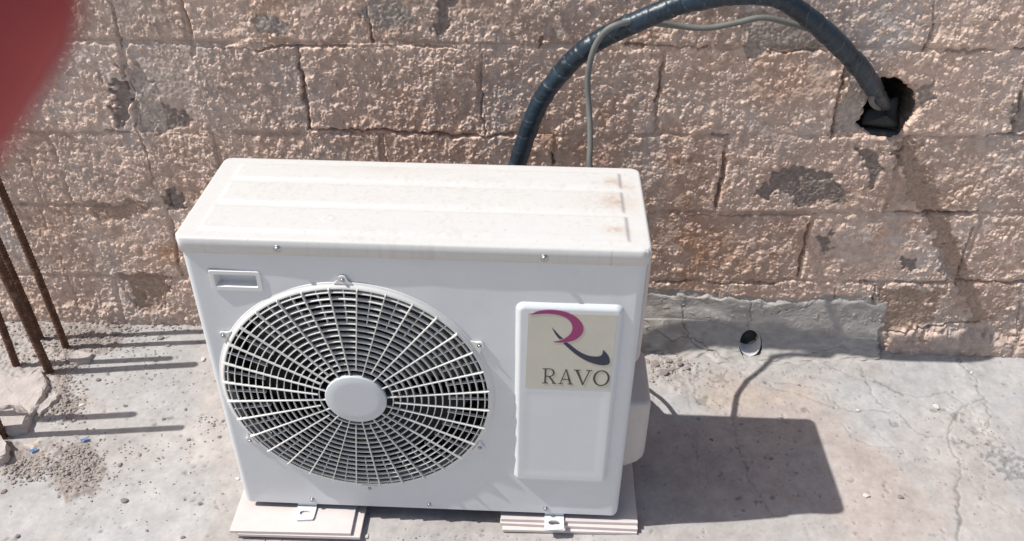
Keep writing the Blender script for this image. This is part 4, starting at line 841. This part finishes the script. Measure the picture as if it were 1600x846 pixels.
grit('gravel', 'brown gravel and cement crumbs heaped round the bars at left',
     [(122, 725, 18, 18, 420, .0016, .0062), (60, 735, 28, 10, 160, .0016, .006), (110, 580, 16, 30, 260, .0016, .006), (100, 640, 14, 12, 160, .0016, .006), (130, 528, 40, 10, 260, .0016, .007), (215, 512, 60, 5, 150, .0015, .006), (30, 520, 30, 12, 160, .0018, .007), (180, 545, 50, 8, 110, .0014, .005), (205, 590, 40, 8, 40, .0015, .005), (40, 560, 20, 8, 60, .0015, .006), (20, 740, 16, 10, 90, .002, .008)], 5, M_stone)
grit('grit', 'scattered dark grit on the floor', [(125, 728, 24, 20, 120, .0012, .005), (95, 600, 22, 40, 80, .0012, .005), (50, 735, 30, 12, 60, .0012, .005), (140, 530, 50, 12, 70, .0012, .005), (325, 660, 14, 10, 40, .0012, .0045), (215, 700, 40, 12, 50, .0012, .0045), (160, 740, 30, 14, 60, .0012, .004), (250, 740, 60, 40, 60, .0010, .0034), (150, 800, 100, 30, 60, .001, .003), (1300, 720, 140, 80, 110, .0009, .0026), (1480, 700, 60, 50, 70, .001, .003), (1180, 740, 60, 40, 45, .001, .003), (700, 842, 160, 5, 60, .001, .003), (1150, 620, 60, 18, 50, .001, .003), (1560, 720, 30, 30, 40, .0012, .004), (240, 600, 60, 25, 70, .001, .0035)], 6, M_stoned)
grit('mortar_crumbs', 'crumbs of mortar fallen along the foot of the wall', [(1040, 575, 26, 12, 150, .0015, .006), (1450, 543, 60, 3, 90, .001, .0035), (1120, 585, 30, 8, 50, .001, .0035), (1560, 545, 40, 2, 50, .001, .003), (1250, 580, 60, 6, 70, .0008, .003), (1420, 556, 80, 4, 70, .0008, .003), (1110, 600, 40, 10, 60, .0008, .003)], 7, M_stone)

# ------------------------------------------------------------------ the photographer's fingertip beside the lens
def cam_pt(u, v, d): return CP+d*((u-800)/FPX*CR-(v-423)/FPX*CU+CF)
fd = .055; tipc = cam_pt(-116, -28, fd); axis = (-.5*CR-.87*CU-.10*CF); axis /= np.linalg.norm(axis)
side = np.cross(axis, CF); side /= np.linalg.norm(side); bend = np.cross(side, axis)
prof = []
for b in np.linspace(0, math.pi/2, 12): prof.append((-.0086*math.cos(b), .0086*math.sin(b)))
for t_, r_ in ((.004, .0087), (.010, .0088), (.016, .0085), (.022, .0084), (.026, .0087), (.032, .0089), (.040, .0091), (.047, .0094), (.052, .0099), (.058, .0098), (.066, .0099), (.075, .0103), (.085, .0108)): prof.append((t_, r_))
V = []; seg = 40
for t_, r_ in prof:
    off = bend*max(0, t_-.024)**1.6*1.6; 
    for a in np.linspace(0, 2*np.pi, seg, endpoint=False):
        crease = 1-.02*math.exp(-((t_-.024)/.0012)**2)-.02*math.exp(-((t_-.050)/.0015)**2)
        V.append(tipc+axis*t_+off+r_*crease*(math.cos(a)*side*1.04+math.sin(a)*bend*.96))
V = np.array(V); i = np.arange(len(prof)-1)[:, None]*seg; j = np.arange(seg)[None]
Q = np.stack([i+j, i+(j+1) % seg, i+seg+(j+1) % seg, i+seg+j], -1).reshape(-1, 4)
root = tipc+axis*.04
fg = tag(empty('finger', tuple(root)), 'blurred red fingertip of the person taking the photo, top left corner', 'finger')
o = link('skin', npmesh('skin', V-root, Q), M_skin); o.parent = fg
nv = []; 
for i_ in range(7):
    for j_ in range(9):
        t_ = -.0055+.0125*i_/6; a = math.radians(90+(j_-4)*13); rr_ = .0086*math.sqrt(max(.05, 1-max(0, -t_/.0086)**2))+.0004
        nv.append(tipc+axis*t_+rr_*(math.cos(a)*side*1.04-math.sin(a)*-1*bend*.96))
o = link('fingernail', npmesh('fingernail', np.array(nv)-root, gridq(9, 7)), M_nail); o.parent = fg
